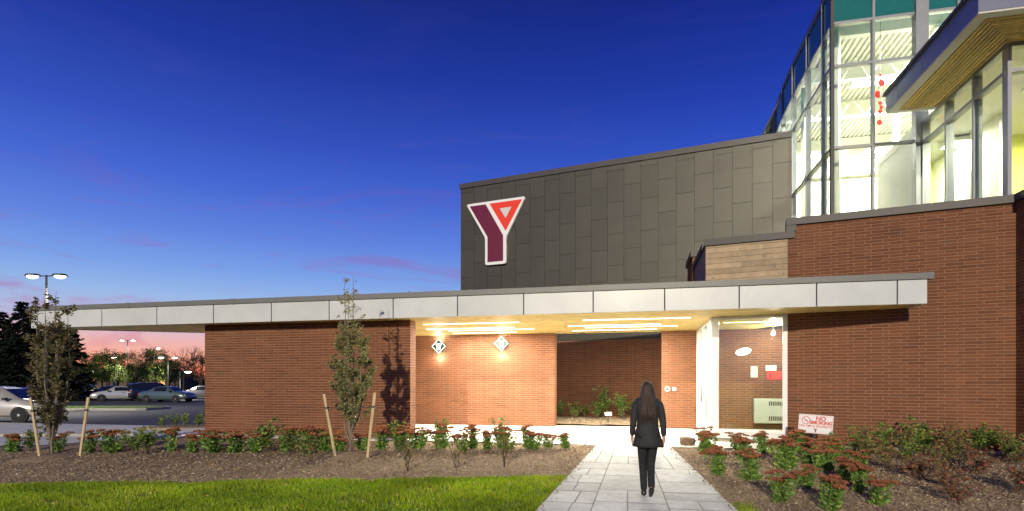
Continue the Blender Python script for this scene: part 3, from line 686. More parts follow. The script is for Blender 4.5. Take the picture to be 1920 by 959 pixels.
# trim round the slatted soffit
sub(MB().box(W, (5.955, 6.16), (11.68, 15.54), (7.985, 8.018)), 'soffit_trim', M_trim, ev)
sub(MB().box(W, (6.161, 11), (11.68, 11.86), (7.985, 8.018)), 'soffit_trim', M_trim, ev)
sub(MB().box(W, (6.161, 7.04), (15.40, 15.54), (7.985, 8.018)), 'soffit_trim', M_trim, ev)
sub(MB().box(W, (6.165, 11), (11.87, 15.39), (8.03, 8.055)), 'soffit_void', M_dark, ev)
nsl = 11
for i in range(nsl):
    o_ = .03 + i * .083
    sub(MB().hexa([W(6.17 + o_, 11.88 + o_, 7.985), W(6.215 + o_, 11.925 + o_, 7.985), W(6.215 + o_, 15.39, 7.985), W(6.17 + o_, 15.39, 7.985),
                   W(6.17 + o_, 11.88 + o_, 8.027), W(6.215 + o_, 11.925 + o_, 8.027), W(6.215 + o_, 15.39, 8.027), W(6.17 + o_, 15.39, 8.027)]), 'soffit_slat', M_slat, ev)
    sub(MB().hexa([W(6.172 + o_, 11.88 + o_, 7.985), W(11, 11.88 + o_, 7.985), W(11, 11.925 + o_, 7.985), W(6.217 + o_, 11.925 + o_, 7.985),
                   W(6.172 + o_, 11.88 + o_, 8.027), W(11, 11.88 + o_, 8.027), W(11, 11.925 + o_, 8.027), W(6.217 + o_, 11.925 + o_, 8.027)]), 'soffit_slat', M_slat, ev)
# ================================================================== SIGNS AND FITTINGS
def poly_plate(P, pts, v0, v1, name, mat, parent, rnd=0.0):
    if rnd:                                             # round the outer corners
        out = []
        n = len(pts)
        for i in range(n):
            p, q, r = Vector(pts[i - 1]), Vector(pts[i]), Vector(pts[(i + 1) % n])
            d0, d1 = (p - q), (r - q); k = min(rnd, d0.length / 3, d1.length / 3); d0.normalize(); d1.normalize()
            if d0.angle(d1) > R(165): out.append(q); continue
            for t in np.linspace(0, 1, 5): out.append((q + d0 * k) * (1 - t) ** 2 + q * 2 * t * (1 - t) + (q + d1 * k) * t * t)
        pts = out
    return MB().prism([P(p[0], v0, p[1]) for p in pts], [P(p[0], v1, p[1]) for p in pts]).build(name, mat, parent)
PGy = PG(GY)
ys_ = empty('emblem_sign', G(-9.7, GY - .06, 6.1)); tag(ys_, 'big maroon and red Y emblem with white edge on the dark panelled hall', 'sign')
poly_plate(PGy, [(-11.04, 8.735), (-8.385, 8.735), (-9.235, 7.21), (-9.235, 6.145), (-10.17, 6.145), (-10.17, 7.27)], .04, .155, 'edge_plate', M_signw, ys_, .11)
poly_plate(PGy, [(-10.875, 8.635), (-10.145, 8.635), (-9.36, 7.286), (-9.36, 6.26), (-10.06, 6.26), (-10.06, 7.287)], .12, .162, 'maroon_stroke', M_maroon, ys_, .02)
poly_plate(PGy, [(-9.965, 8.635), (-8.53, 8.635), (-9.25, 7.455)], .12, .162, 'red_triangle', M_red, ys_, .03)
poly_plate(PGy, [(-9.51, 8.39), (-8.99, 8.39), (-9.25, 7.965)], .13, .166, 'white_triangle', M_signgrey, ys_, .01)
for s_, z_ in ((-10.5, 8.4), (-8.9, 8.4), (-9.7, 6.6)): MB().tube([G(s_, GY - .0, z_), G(s_, GY - .06, z_)], .04, 8).build('bracket', M_black, ys_)

def text_mesh(txt, size, name, mat, parent, M, align='CENTER', depth=.002, bold=.004):
    c = bpy.data.curves.new(name, 'FONT'); c.body = txt; c.size = size; c.align_x = align; c.extrude = depth; c.offset = bold
    t = bpy.data.objects.new('tmp', c); COL.objects.link(t); dg = bpy.context.evaluated_depsgraph_get()
    me = bpy.data.meshes.new_from_object(t.evaluated_get(dg)); bpy.data.objects.remove(t); bpy.data.curves.remove(c)
    me.name = name; me.materials.clear(); me.materials.append(mat)
    o = bpy.data.objects.new(name, me); COL.objects.link(o); o.parent = parent; o.matrix_local = M; return o
def ring(mb, c, r0, r1, y0, y1, n=28):
    for k in range(n):
        t0, t1 = 2 * math.pi * k / n, 2 * math.pi * (k + 1) / n
        p = lambda r, t, y: (c[0] + r * math.cos(t), y, c[1] + r * math.sin(t))
        mb.hexa([p(r0, t0, y0), p(r1, t0, y0), p(r1, t1, y0), p(r0, t1, y0), p(r0, t0, y1), p(r1, t0, y1), p(r1, t1, y1), p(r0, t1, y1)])
    return mb
I3 = lambda u, v, z: Vector((u, v, z))
# no smoking board on its post, tilted a little
ns = empty('no_smoking_sign', (6.06, 11.25, gz(6.06, 11.25) + .03), R(-16)); tag(ns, 'white no smoking board with red lettering on a black post in the shrubs', 'sign')
ns.rotation_euler = (0, R(4.2), R(-14))
MB().box(I3, (-.022, .022), (0, .02), (-.1, .62)).build('post', M_black, ns, world=False)
bevel(MB().box(I3, (-.315, .315), (-.012, -.002), (.30, .675)).build('board', M_signw, ns, world=False), .004, 1)
fb = MB()
for a_ in ((-.295, .295, .318, .321), (-.295, .295, .654, .657), (-.295, -.292, .321, .654), (.292, .295, .321, .654)): fb.box(I3, (a_[0], a_[1]), (-.0135, -.0125), (a_[2], a_[3]))
fb.build('border_line', M_signred, ns, world=False)
rg = ring(MB(), (-.185, .555), .068, .080, -.015, -.012)
d_ = Vector((math.cos(R(-45)), 0, math.sin(R(-45)))); n_ = Vector((d_.z, 0, -d_.x)) * .006; c_ = Vector((-.185, 0, .555))
rg.hexa([c_ - d_ * .07 - n_ + Vector((0, -.015, 0)), c_ + d_ * .07 - n_ + Vector((0, -.015, 0)), c_ + d_ * .07 + n_ + Vector((0, -.015, 0)), c_ - d_ * .07 + n_ + Vector((0, -.015, 0)),
         c_ - d_ * .07 - n_ + Vector((0, -.012, 0)), c_ + d_ * .07 - n_ + Vector((0, -.012, 0)), c_ + d_ * .07 + n_ + Vector((0, -.012, 0)), c_ - d_ * .07 + n_ + Vector((0, -.012, 0))])
rg.build('prohibition_ring', M_signred, ns, world=False)
MB().box(I3, (-.225, -.145), (-.0145, -.012), (.548, .558)).build('cigarette', M_black, ns, world=False)
RX = Matrix.Rotation(R(90), 4, 'X')
text_mesh('NO', .115, 'lettering', M_signred, ns, Matrix.Translation((.085, -.0125, .565)) @ RX)
text_mesh('SMOKING', .092, 'lettering', M_signred, ns, Matrix.Translation((.095, -.0125, .490)) @ RX)
text_mesh('ON YMCA PROPERTY', .062, 'lettering', M_signred, ns, Matrix.Translation((0, -.0125, .425)) @ RX, bold=.001)
MB().prism([(x, -.0145, z) for x, z in ((-.035, .40), (-.012, .40), (.013, .365), (.013, .33), (-.008, .33), (-.008, .362))], [(x, -.012, z) for x, z in ((-.035, .40), (-.012, .40), (.013, .365), (.013, .33), (-.008, .33), (-.008, .362))]).build('emblem', M_maroon, ns, world=False)
MB().prism([(x, -.0145, z) for x, z in ((-.004, .40), (.036, .40), (.016, .37))], [(x, -.012, z) for x, z in ((-.004, .40), (.036, .40), (.016, .37))]).build('emblem', M_signred, ns, world=False)
# small plaque in the rear bed
pl = empty('plant_plaque', W(-.95, 17.95, .04)); tag(pl, 'small white plaque on a short post in the rear planting bed', 'plaque')
MB().box(I3, (-.02, .02), (-.01, .02), (0, .30)).build('post', M_pole, pl, world=False)
MB().hexa([(-.105, -.05, .27), (.105, -.05, .27), (.105, .02, .37), (-.105, .02, .37), (-.105, -.06, .277), (.105, -.06, .277), (.105, .01, .377), (-.105, .01, .377)]).build('plate', M_signw, pl, world=False)
for z0, x0, x1 in ((.345, -.01, .08), (.305, -.03, .08)):
    yy = -.06 + (z0 - .277) * .7 - .003
    MB().box(I3, (x0, x1), (yy - .004, yy + .006), (z0, z0 + .012)).build('print_line', M_pole, pl, world=False)

# diamond wall lamps
def wall_lamp(a, z, label):
    P = PA(17.15); e = empty('wall_lamp', P(a, .0, z)); tag(e, label, 'wall lamp', 'diamond wall lamps under the canopy')
    Q = lambda u, v, w: P(a + u, v, z + w)
    def dia(r, v0, v1, name, mat, rot=0):
        pts = [(r * math.cos(R(rot + k * 90)), r * math.sin(R(rot + k * 90))) for k in range(4)]
        return MB().prism([Q(x, v0, y) for x, y in pts], [Q(x, v1, y) for x, y in pts]).build(name, mat, e)
    dia(.215, .002, .05, 'back_plate', M_lampgreen, 22)
    dia(.185, .05, .13, 'housing', M_lampgreen)
    m = MB(); pts = [(math.cos(R(k * 90)), math.sin(R(k * 90))) for k in range(4)]
    for k in range(4):
        p, q = pts[k], pts[(k + 1) % 4]
        m.hexa([Q(p[0] * .208, .128, p[1] * .208), Q(q[0] * .208, .128, q[1] * .208), Q(q[0] * .238, .128, q[1] * .238), Q(p[0] * .238, .128, p[1] * .238),
                Q(p[0] * .208, .15, p[1] * .208), Q(q[0] * .208, .15, q[1] * .208), Q(q[0] * .238, .15, q[1] * .238), Q(p[0] * .238, .15, p[1] * .238)])
    m.build('glowing_rim', E_rim, e)
    dia(.206, .131, .138, 'face_plate', M_lampgreen)
    tp = [(-.085, .085), (.085, .085), (.04, -.115), (-.04, -.115)]
    MB().prism([Q(x, .139, y) for x, y in tp], [Q(x * .85, .19, y * .85) for x, y in tp]).build('diffuser', E_lamp, e)
    for dz, en in ((.34, 34), (-.38, 20)):
        d = bpy.data.lights.new('wall_lamp_light', 'POINT'); d.energy = en; d.color = (1, .93, .72); d.shadow_soft_size = .10
        o = bpy.data.objects.new('wall_lamp_light', d); COL.objects.link(o); o.parent = e; o.matrix_parent_inverse = mat_of(e).inverted(); o.location = Q(0, .15, dz)
wall_lamp(-6.27, 2.52, 'lit diamond wall lamp closer to the end of the screen wall')
wall_lamp(-4.20, 2.58, 'lit diamond wall lamp closer to the dark brick opening')
# door button and speaker on the pier
e = empty('door_speaker', PA(17.15)(.80, 0, 1.15)); tag(e, 'round grey metal speaker on the brick pier beside the entrance', 'speaker')
m = MB(); m.lathe([(.0, -.055), (.06, -.055), (.085, -.04), (.088, 0)], axis='y', seg=22)
m.v = [tuple(W(.82 + p[0], 17.15 + p[1], 1.16 + p[2])) for p in m.v]; m.build('cover', M_alu, e)
m = MB(); m.lathe([(.0, -.062), (.03, -.062), (.034, -.055)], axis='y', seg=16); m.v = [tuple(W(.82 + p[0], 17.15 + p[1], 1.16 + p[2])) for p in m.v]; m.build('centre', M_pole, e)
e = empty('door_button', PA(17.15)(1.0, 0, 1.1)); tag(e, 'square white door opener button next to the round speaker', 'button')
bevel(MB().box(PA(17.15), (.955, 1.075), (.001, .03), (1.10, 1.22)).build('box', M_alu, e), .006, 1)
bevel(MB().box(PA(17.15), (.985, 1.045), (.03, .042), (1.13, 1.19)).build('push_plate', M_signw, e), .004, 1)
# things seen through the lobby window
e = empty('radiator', W(3.6, 17.1, .2)); tag(e, 'grey enamel wall heater inside the lobby window', 'heater')
bevel(MB().box(PA(17.15), (3.19, 4.25), (.003, .13), (.2, .90)).build('casing', M_radiator, e), .012, 2)
for zz in (.70, .28):
    for i in range(11): MB().box(PA(17.15), (3.58 + i * .055, 3.61 + i * .055), (.131, .134), (zz, zz + .12)).build('louvre_slot', M_dark, e)
e = empty('wall_notice', W(3.75, 17.1, 1.5)); tag(e, 'red notice with small dark emblem on the lobby brick wall', 'notice')
MB().box(PA(17.15), (3.55, 3.95), (.004, .02), (1.44, 1.67)).build('sheet', M_signred, e)
MB().prism([PA(17.15)(x, .021, z) for x, z in ((3.60, 1.61), (3.63, 1.61), (3.655, 1.56), (3.655, 1.49), (3.63, 1.49), (3.63, 1.56))], [PA(17.15)(x, .024, z) for x, z in ((3.60, 1.61), (3.63, 1.61), (3.655, 1.56), (3.655, 1.49), (3.63, 1.49), (3.63, 1.56))]).build('emblem', M_dark, e)
e = tag(MB().box(PA(17.15), (3.12, 3.30), (.004, .016), (1.5, 1.82)).build('paper_notice', M_paper), 'pale paper notice left of the red notice in the lobby', 'notice')
e = tag(MB().box(PA(17.15), (3.52, 3.80), (.004, .016), (1.69, 1.84)).build('paper_notice', M_paper), 'pale paper notice above the red notice in the lobby', 'notice')
def spot_head(a, b, z, label, r=.06):
    e = empty('lobby_spotlight', W(a, b, SOF)); tag(e, label, 'spotlight', 'spotlights in the lobby')
    MB().tube([W(a, b, SOF), W(a, b, z + .1)], .012, 6).build('stem', M_white, e)
    m = MB().lathe([(.03, .09), (r, .03), (r * 1.1, -.03)], seg=14); m.v = [tuple(W(a + p[0], b + p[1], z + p[2])) for p in m.v]; m.build('shade', M_white, e)
    m = MB().lathe([(.02, -.075), (r * .8, -.06), (r, -.031)], seg=14); m.v = [tuple(W(a + p[0], b + p[1], z + p[2])) for p in m.v]; m.build('bulb', E_lamp, e)
    d = bpy.data.lights.new('spot_light', 'POINT'); d.energy = 55; d.color = (1, .92, .78); d.shadow_soft_size = .05
    o = bpy.data.objects.new('spot_light', d); COL.objects.link(o); o.parent = e; o.matrix_parent_inverse = mat_of(e).inverted(); o.location = W(a, b - .05, z - .16)
spot_head(3.55, 16.4, 2.70, 'lit lobby spotlight farther from the brick jamb')
spot_head(3.86, 16.2, 2.70, 'lit lobby spotlight nearest the brick jamb')
e = empty('bright_oval', W(2.92, 17.1, 2.24)); tag(e, 'glowing bright oval on the lobby brick wall', 'wall lamp')  # emissive oval, set where the lobby wall shows a bright ellipse
m = MB().lathe([(.0, -.09), (.08, -.085), (.13, -.05), (.14, 0)], axis='y', seg=20); m.v = [tuple(W(2.92 + p[0] * 1.5, 17.15 - .005 + p[1], 2.24 + p[2] * .75 + p[0] * .25)) for p in m.v]; m.build('shade', E_lamp, e)
m = MB().lathe([(.15, -.02), (.15, 0)], axis='y', seg=20); m.v = [tuple(W(2.92 + p[0] * 1.45, 17.148 + p[1], 2.24 + p[2] * .72 + p[0] * .25)) for p in m.v]; m.build('base', M_white, e)
# red disc mobile in the atrium
e = empty('hanging_mobile', W(6.34, 16.9, 10.3)); tag(e, 'mobile of red discs on a thread hanging inside the atrium glass', 'mobile')
MB().tube([W(6.34, 16.9, 11.2), W(6.34, 16.9, 8.35)], .006, 5).build('thread', M_black, e)
for dx, z, r in ((0, 9.62, .04), (.03, 9.42, .09), (-.05, 9.12, .10), (.0, 8.88, .055), (.02, 8.76, .05), (0, 8.65, .06), (-.02, 8.36, .075)):
    m = MB().lathe([(r * .9, -.012), (r, 0), (r * .9, .012)], axis='y', seg=18); m.v = [tuple(W(6.34 + dx + p[0], 16.9 + p[1] + p[0] * .3, z + p[2])) for p in m.v]; m.build('disc', M_mobile, e)
# roof bits
e = tag(MB().tube([W(-5.55, 13.0, 3.4), W(-5.55, 13.0, 3.62)], .012, 6).build('roof_vent', M_black), 'thin black vent pipe on the canopy roof', 'vent')

# ================================================================== PLANTS
def leaf_mesh(pts, dirs, size, tones, name, mat, ratio=.5, seed=0):
    """folded leaves: four corners each, at pts, pointing along dirs."""
    r = np.random.default_rng(seed); n = len(pts); P = np.asarray(pts, float); D = np.asarray(dirs, float)
    D /= np.linalg.norm(D, axis=1)[:, None] + 1e-9
    S = r.normal(size=(n, 3)); S -= (S * D).sum(1)[:, None] * D; S /= np.linalg.norm(S, axis=1)[:, None] + 1e-9
    U = np.cross(D, S); s = np.asarray(size, float).reshape(-1, 1) * np.ones((n, 1))
    v = np.empty((n, 4, 3)); v[:, 0] = P; v[:, 2] = P + D * s
    v[:, 1] = P + D * s * .5 + S * s * ratio * .5 + U * s * .10; v[:, 3] = P + D * s * .5 - S * s * ratio * .5 + U * s * .10
    me = bpy.data.meshes.new(name); me.vertices.add(n * 4); me.vertices.foreach_set('co', v.reshape(-1))
    me.loops.add(n * 6); me.polygons.add(n * 2)
    k = np.arange(n)[:, None] * 4; idx = (k + np.array([0, 1, 2, 0, 2, 3])[None]).reshape(-1)
    me.loops.foreach_set('vertex_index', idx.astype(np.int32)); me.polygons.foreach_set('loop_start', (np.arange(n * 2) * 3).astype(np.int32))
    me.update(); me.validate(); me.materials.append(mat)
    at_ = me.attributes.new('tone', 'FLOAT', 'FACE'); at_.data.foreach_set('value', np.repeat(np.asarray(tones, np.float32), 2)); return me

def sedum_variant(seed):
    r = np.random.default_rng(seed); stems = MB(); heads = MB(); P, D, S, T = [], [], [], []
    nst = int(r.integers(9, 13))
    for i in range(nst):
        az = r.uniform(0, 2 * math.pi); lean = r.uniform(.0, .17); h = r.uniform(.27, .40); b0 = Vector((r.normal(0, .035), r.normal(0, .035), 0))
        tip = b0 + Vector((math.cos(az) * lean, math.sin(az) * lean, h)); mid = (b0 + tip) / 2 + Vector((math.cos(az), math.sin(az), 0)) * .02
        stems.tube([b0, mid, tip], [.006, .005, .004], 4, False)
        for k in range(27):
            t = r.uniform(.06, .95); q = b0.lerp(tip, t); la = r.uniform(0, 2 * math.pi)
            P.append(q + Vector((math.cos(la), math.sin(la), 0)) * .008); D.append((math.cos(la), math.sin(la), r.uniform(.05, .7))); S.append(r.uniform(.045, .085) * (1.15 - .4 * t)); T.append(min(1, max(0, r.normal(.5, .22))))
        rad = r.uniform(.050, .088)                       # flat flower head built of many florets
        for k in range(46):
            a = r.uniform(0, 2 * math.pi); rr = rad * math.sqrt(r.uniform(0, 1)); c = tip + Vector((rr * math.cos(a), rr * math.sin(a), .016 - rr * rr * 3 + r.normal(0, .003)))
            q = r.uniform(.011, .018); heads.tone = min(1, max(0, r.normal(.5, .22)))
            i0 = len(heads.v); heads.v += [tuple(c + Vector((q, 0, 0))), tuple(c + Vector((0, q, 0))), tuple(c + Vector((-q, 0, 0))), tuple(c + Vector((0, -q, 0))), tuple(c + Vector((0, 0, q))), tuple(c + Vector((0, 0, -q * .8)))]
            for f in ((0, 1, 4), (1, 2, 4), (2, 3, 4), (3, 0, 4), (1, 0, 5), (2, 1, 5), (3, 2, 5), (0, 3, 5)): heads.f.append(tuple(i0 + x for x in f)); heads.t.append(heads.tone)
        for k in range(5):                              # stalks under the head
            a = k * 1.257; stems.tube([tip - Vector((0, 0, .045)), tip + Vector((math.cos(a) * rad * .7, math.sin(a) * rad * .7, .006))], .002, 3, False)
    return (stems.mesh('stems', M_leaf_sedum), leaf_mesh(P, D, S, T, 'leaves', M_leaf_sedum, .55, seed), heads.mesh('flower_heads', M_head, fix=False))
def shrub_variant(seed, h, spread, nst, nleaf, mat, lsize=.055, bare=.25, twmat=None):
    r = np.random.default_rng(seed); stems = MB(); P, D, S, T = [], [], [], []
    for i in range(nst):
        az = r.uniform(0, 2 * math.pi); ln = r.uniform(.3, 1) * spread; hh = h * r.uniform(.62, 1.05); b0 = Vector((r.normal(0, .03), r.normal(0, .03), 0)); pts = [b0]
        for k in range(1, 6):
            t = k / 5; pts.append(b0 + Vector((math.cos(az) * ln * t ** 1.3 + r.normal(0, .02), math.sin(az) * ln * t ** 1.3 + r.normal(0, .02), hh * t)))
        stems.tube(pts, [.007, .006, .005, .004, .003, .002], 4, False)
        twigs = [(pts, bare)]
        for k in range(4):
            t = r.uniform(.3, .9); q = pts[int(t * 5)]; a2 = r.uniform(0, 2 * math.pi); w = r.uniform(.08, .2) * spread / .3
            e2 = q + Vector((math.cos(a2) * w, math.sin(a2) * w, r.uniform(.03, .14))); stems.tube([q, (q + e2) / 2 + Vector((0, 0, .015)), e2], [.004, .003, .0015], 3, False); twigs.append(([q, (q + e2) / 2, e2], 0))
        for k in range(nleaf):
            tw, lo = twigs[int(r.integers(0, len(twigs)))]; t = r.uniform(lo, 1) * (len(tw) - 1); j = min(int(t), len(tw) - 2); q = tw[j].lerp(tw[j + 1], t - j)
            la = r.uniform(0, 2 * math.pi); P.append(q + Vector(r.normal(0, .012, 3))); D.append((math.cos(la), math.sin(la), r.uniform(-.3, .8))); S.append(r.uniform(.6, 1.2) * lsize); T.append(min(1, max(0, r.normal(.5, .25) + .15 * (q.z / h - .5))))
    return (stems.mesh('stems', twmat or M_twig), leaf_mesh(P, D, S, T, 'leaves', mat, .6, seed))
SED = [sedum_variant(100 + i) for i in range(5)]
SHG = [shrub_variant(200 + i, .55, .22, 7, 60, M_leaf_shrub) for i in range(3)]
SHM = [shrub_variant(220 + i, .55, .26, 8, 48, M_leaf_mix, .05) for i in range(3)]
SHR = [shrub_variant(240 + i, .42, .30, 9, 38, M_leaf_red, .05, .15) for i in range(2)]
SHT = [shrub_variant(260 + i, .55, .20, 6, 17, M_leaf_mix, .045, .5) for i in range(2)]
def plant(name, meshes, X, Y, scale, label, cat, group, rz=None, z=None):
    e = empty(name, (X, Y, (gz(X, Y) - .03) if z is None else z), random.uniform(0, 6.28) if rz is None else rz); e.scale = (scale * random.uniform(.85, 1.2), scale * random.uniform(.85, 1.2), scale * random.uniform(.84, 1.12)); e.rotation_euler = (random.uniform(-.1, .1), random.uniform(-.12, .12), e.rotation_euler.z)
    for nm, me in zip(('stems', 'leaves', 'flower_heads'), meshes): link(nm, me, e, world=False)['kind'] = 'stuff'
    tag(e, label, cat, group); return e
# positions measured along the beds: (x, y, size)
LS = [(-11.51, 12.86, 1.31), (-10.13, 12.48, 1.08), (-9.15, 12.16, 1.16), (-8.63, 12.12, 1.32), (-7.41, 12.16, 1.16), (-6.88, 12.0, 1.25), (-6.38, 11.96, 1.3), (-5.9, 11.92, 1.35), (-5.43, 11.88, 1.24), (-4.79, 11.84, 1.29), (-4.28, 11.68, 1.38), (-3.99, 11.9, 1.24), (-3.71, 11.88, 1.19), (-3.19, 11.96, 1.08), (-2.8, 12.0, 1.14), (-2.38, 12.02, 1.36), (-2.02, 12.12, 1.26), (-1.5, 12.08, 1.37), (-1.03, 11.8, 1.12), (-0.82, 12.02, 1.2), (-0.54, 11.88, 1.13), (-0.17, 11.92, 1.35), (0.34, 11.94, 1.14), (0.48, 11.8, 1.07), (0.78, 12.02, 0.87), (1.15, 11.88, 0.92)]
LG = [(-11.22, 13.06, 1.18), (-8.06, 11.96, 1.22), (-7.78, 11.94, 1.29), (-5.2, 11.88, 1.66), (-4.59, 11.7, 1.19), (-2.46, 11.96, 1.22), (-1.63, 12.22, 1.2), (-0.29, 12.24, 1.25)]
LT = [(-3.89, 10.6, 1.2), (-1.86, 9.92, 1.3), (-0.98, 10.12, .95), (-0.15, 10.16, 1.1)]
RS = [(3.94, 11.18, 1.17), (3.41, 9.22, 1.15), (4.01, 11.64, 1.06), (4.54, 11.24, 1.07), (3.81, 8.86, 1.25), (4.99, 11.1, 1.11), (4.36, 10.52, 1.1), (3.65, 7.64, 1.14), (4.73, 9.58, 1.35), (5.65, 10.94, 1.04), (5.31, 9.96, 1.17), (4.42, 8.4, 0.99), (4.1, 7.22, 1.18), (5.25, 9.42, 1.2), (5.13, 8.68, 1.14), (5.0, 8.06, 1.01), (5.83, 11.34, 1.03), (4.85, 7.44, 0.88), (5.7, 9.15, 1.1), (5.95, 10.2, 1.1)]
RG = [(6.38, 11.0, .92), (6.66, 10.88, 1.05), (7.36, 10.92, 1.11), (8.04, 11.08, 1.42), (8.37, 11.24, 0.96), (7.13, 10.12, 1.03), (9.31, 11.24, 1.07), (9.16, 10.74, 1.06), (10.31, 11.62, 0.92), (7.05, 10.75, 1.0), (7.75, 10.6, 1.15), (8.75, 10.55, 1.1), (9.05, 10.1, .9)]
RM = [(6.37, 10.08, 1.03), (6.39, 9.56, 1.1), (7.78, 10.08, 1.16), (9.19, 11.62, 1.07), (9.19, 10.16, 0.87), (7.89, 9.8, 0.93), (8.35, 10.45, 1.05), (8.75, 9.65, 1.0), (6.95, 9.2, 0.95), (7.35, 10.5, 1.1)]
RR = [(6.4, 8.78, 1.18), (6.47, 8.28, 1.08), (7.57, 9.08, 1.22), (7.15, 7.94, 1.29), (5.97, 7.46, 0.97)]
BK = [(1.81, 21.08, 1.18), (2.3, 20.45, 1.21), (2.75, 21.08, 1.04), (3.07, 20.15, 1.59), (3.4, 20.76, 1.98), (3.93, 19.86, 1.7), (4.65, 20.76, 1.5)]
def clear_of(L, t):                        # keep the plants off the wall
    out = []
    for X, Y, s in L:
        d = GM * X + GN * Y; k = min(1, t / d); out.append((X * k, Y * k, s * k))
    return out
RG, RM, BK = clear_of(RG, 13.5), clear_of(RM, 13.5), clear_of(BK, 20.2)
for i, (X, Y, s) in enumerate(sorted(LS, key=lambda p: -p[0])):
    lab = f'rust headed sedum clump in the bed along the screen wall, {ordinal(i)} from the path' if i < 20 else f'rust headed sedum clump in the bed beyond the screen wall, {ordinal(len(LS) - 1 - i)} from the photo edge'
    plant('sedum', SED[i % 5], X, Y, s, lab, 'sedum', 'sedums along the screen wall')
for i, (X, Y, s) in enumerate(sorted(LG, key=lambda p: p[0])):
    plant('shrub', SHG[i % 3], X, Y, s, f'small leafy green shrub among the sedums, {ordinal(i)} counted from the parking lot side', 'shrub', 'green shrubs among the sedums')
for i, (X, Y, s) in enumerate(LT):
    plant('rose_bush', SHT[i % 2], X, Y, s, ['thin twiggy rose bush left of the staked tree by the lawn', 'tallest bare stemmed rose bush in front of the porch opening', 'low twiggy rose bush in mulch below the second wall lamp', 'bare stemmed rose bush in mulch nearest the path'][i], 'rose bush', 'rose bushes in the mulch')
for i, (X, Y, s) in enumerate(sorted(RS, key=lambda p: p[1])):
    plant('sedum', SED[(i * 2) % 5], X, Y, s, f'rust headed sedum in the bed right of the path, {ordinal(i)} nearest to the viewer', 'sedum', 'sedums right of the path')
for i, (X, Y, s) in enumerate(sorted(RG, key=lambda p: p[0])):
    plant('shrub', SHG[i % 3], X, Y, s, f'green leafy shrub under the tall brick wall, {ordinal(i)} counted from the no smoking sign', 'shrub', 'green shrubs under the tall wall')
for i, (X, Y, s) in enumerate(sorted(RM, key=lambda p: p[0])):
    plant('shrub', SHM[i % 3], X, Y, s, f'shrub with yellowing leaves under the tall brick wall, {ordinal(i)} from the no smoking sign', 'shrub', 'yellowing shrubs under the tall wall')
for i, (X, Y, s) in enumerate(sorted(RR, key=lambda p: p[0])):
    plant('shrub', SHR[i % 2], X, Y, s, f'low shrub with red autumn leaves in the mulch, {ordinal(i)} counted from the path', 'shrub', 'red leaved shrubs')
for i, (X, Y, s) in enumerate(sorted(BK, key=lambda p: p[0])):
    plant('shrub', SHG[i % 3], X, Y, s, f'leafy shrub in the rear bed seen through the opening, {ordinal(i)} from the porch wall', 'shrub', 'shrubs in the rear bed', z=.04)
for i, (X, Y) in enumerate(((-13.3, 21.3), (-13.0, 21.6), (-12.55, 21.5), (-12.1, 21.6), (-11.6, 21.4))):
    plant('shrub', SHG[i % 3], X, Y, 1.0, f'low shrub behind the screen wall by the lot, {ordinal(i)} from the left', 'shrub', 'low shrubs behind the screen wall', z=-.36)
bedl = MB().prism([(x, y, -.5) for x, y in ((-14.1, 20.9), (-9, 20.9), (-9, 22.6), (-13.6, 22.6))], [(x, y, -.335) for x, y in ((-14.1, 20.9), (-9, 20.9), (-9, 22.6), (-13.6, 22.6))]).build('mulch_bed', M_mulch)
tag(bedl, 'small mulch bed beside the lot behind the screen wall', 'mulch bed', kind='structure')

# chips lying on the mulch, and pebbles by the wall toe
def chips(n, pick, name, label, seed, zl=-.02):
    r = np.random.default_rng(seed); v = []; f = []; t = []
    for i in range(n):
        X, Y = pick(r); z = gz(X, Y) + zl + r.uniform(0, .022); a = r.uniform(0, 6.28); l = r.uniform(.015, .05); w = r.uniform(.006, .016)
        tl = r.normal(0, .35); d = np.array((math.cos(a), math.sin(a), tl)) * l / 2; s = np.array((-math.sin(a), math.cos(a), r.normal(0, .5))) * w / 2; c = np.array((X, Y, z)); up = np.array((0, 0, .006))
        k = len(v); v += [tuple(c - d - s), tuple(c + d - s), tuple(c + d + s), tuple(c - d + s), tuple(c + up)]
        f += [(k, k + 1, k + 4), (k + 1, k + 2, k + 4), (k + 2, k + 3, k + 4), (k + 3, k, k + 4)]; t += [min(1, max(0, r.normal(.5, .25)))] * 4
    m = MB(); m.v, m.f, m.t = v, f, t
    return tag(m.build(name, M_chip, fix=False), label, 'mulch', kind='stuff')
def pick_left(r):
    while 1:
        X = r.uniform(-13, 1.9); Y = r.uniform(9.2, 12.9); a, b = toAB(X, Y)
        if lawn_b(a) - .02 - abs(r.normal(0, .04)) < b < (12.7 if -11.4 < a < -5.4 else 12.28) and a < path_l(b) - .01: return X, Y
def pick_right(r):
    while 1:
        X = r.uniform(2.4, 10.8); Y = 5.5 + 7.6 * r.uniform(0, 1) ** .9; a, b = toAB(X, Y)
        if a > path_r(b) + .01 and GM * X + GN * Y < 13.75 and X / Y < 1.0: return X, Y
chips(26000, pick_left, 'bark_chips', 'loose bark chips on the bed along the screen wall', 1)
chips(26000, pick_right, 'bark_chips', 'loose bark chips on the bed right of the path', 2)
def pick_spill(r):
    b = r.uniform(5.5, 12.1); q = abs(r.normal(0, .07)); a = path_l(b) + q if r.random() < .45 else path_r(b) - q
    p = W(a, b); return p.x, p.y
chips(420, pick_spill, 'bark_chips', 'stray bark chips spilled on the edges of the path', 6, .008)
def pick_back(r):
    while 1:
        X = r.uniform(.8, 6); Y = r.uniform(16.6, 21); a, b = toAB(X, Y)
        if b > 17.65 and -2.9 < a < 1.2 and GM * X + GN * Y < 20.6: return X, Y
chips(5000, pick_back, 'bark_chips', 'loose bark chips on the rear bed behind the opening', 3, .055)
pg = MB()
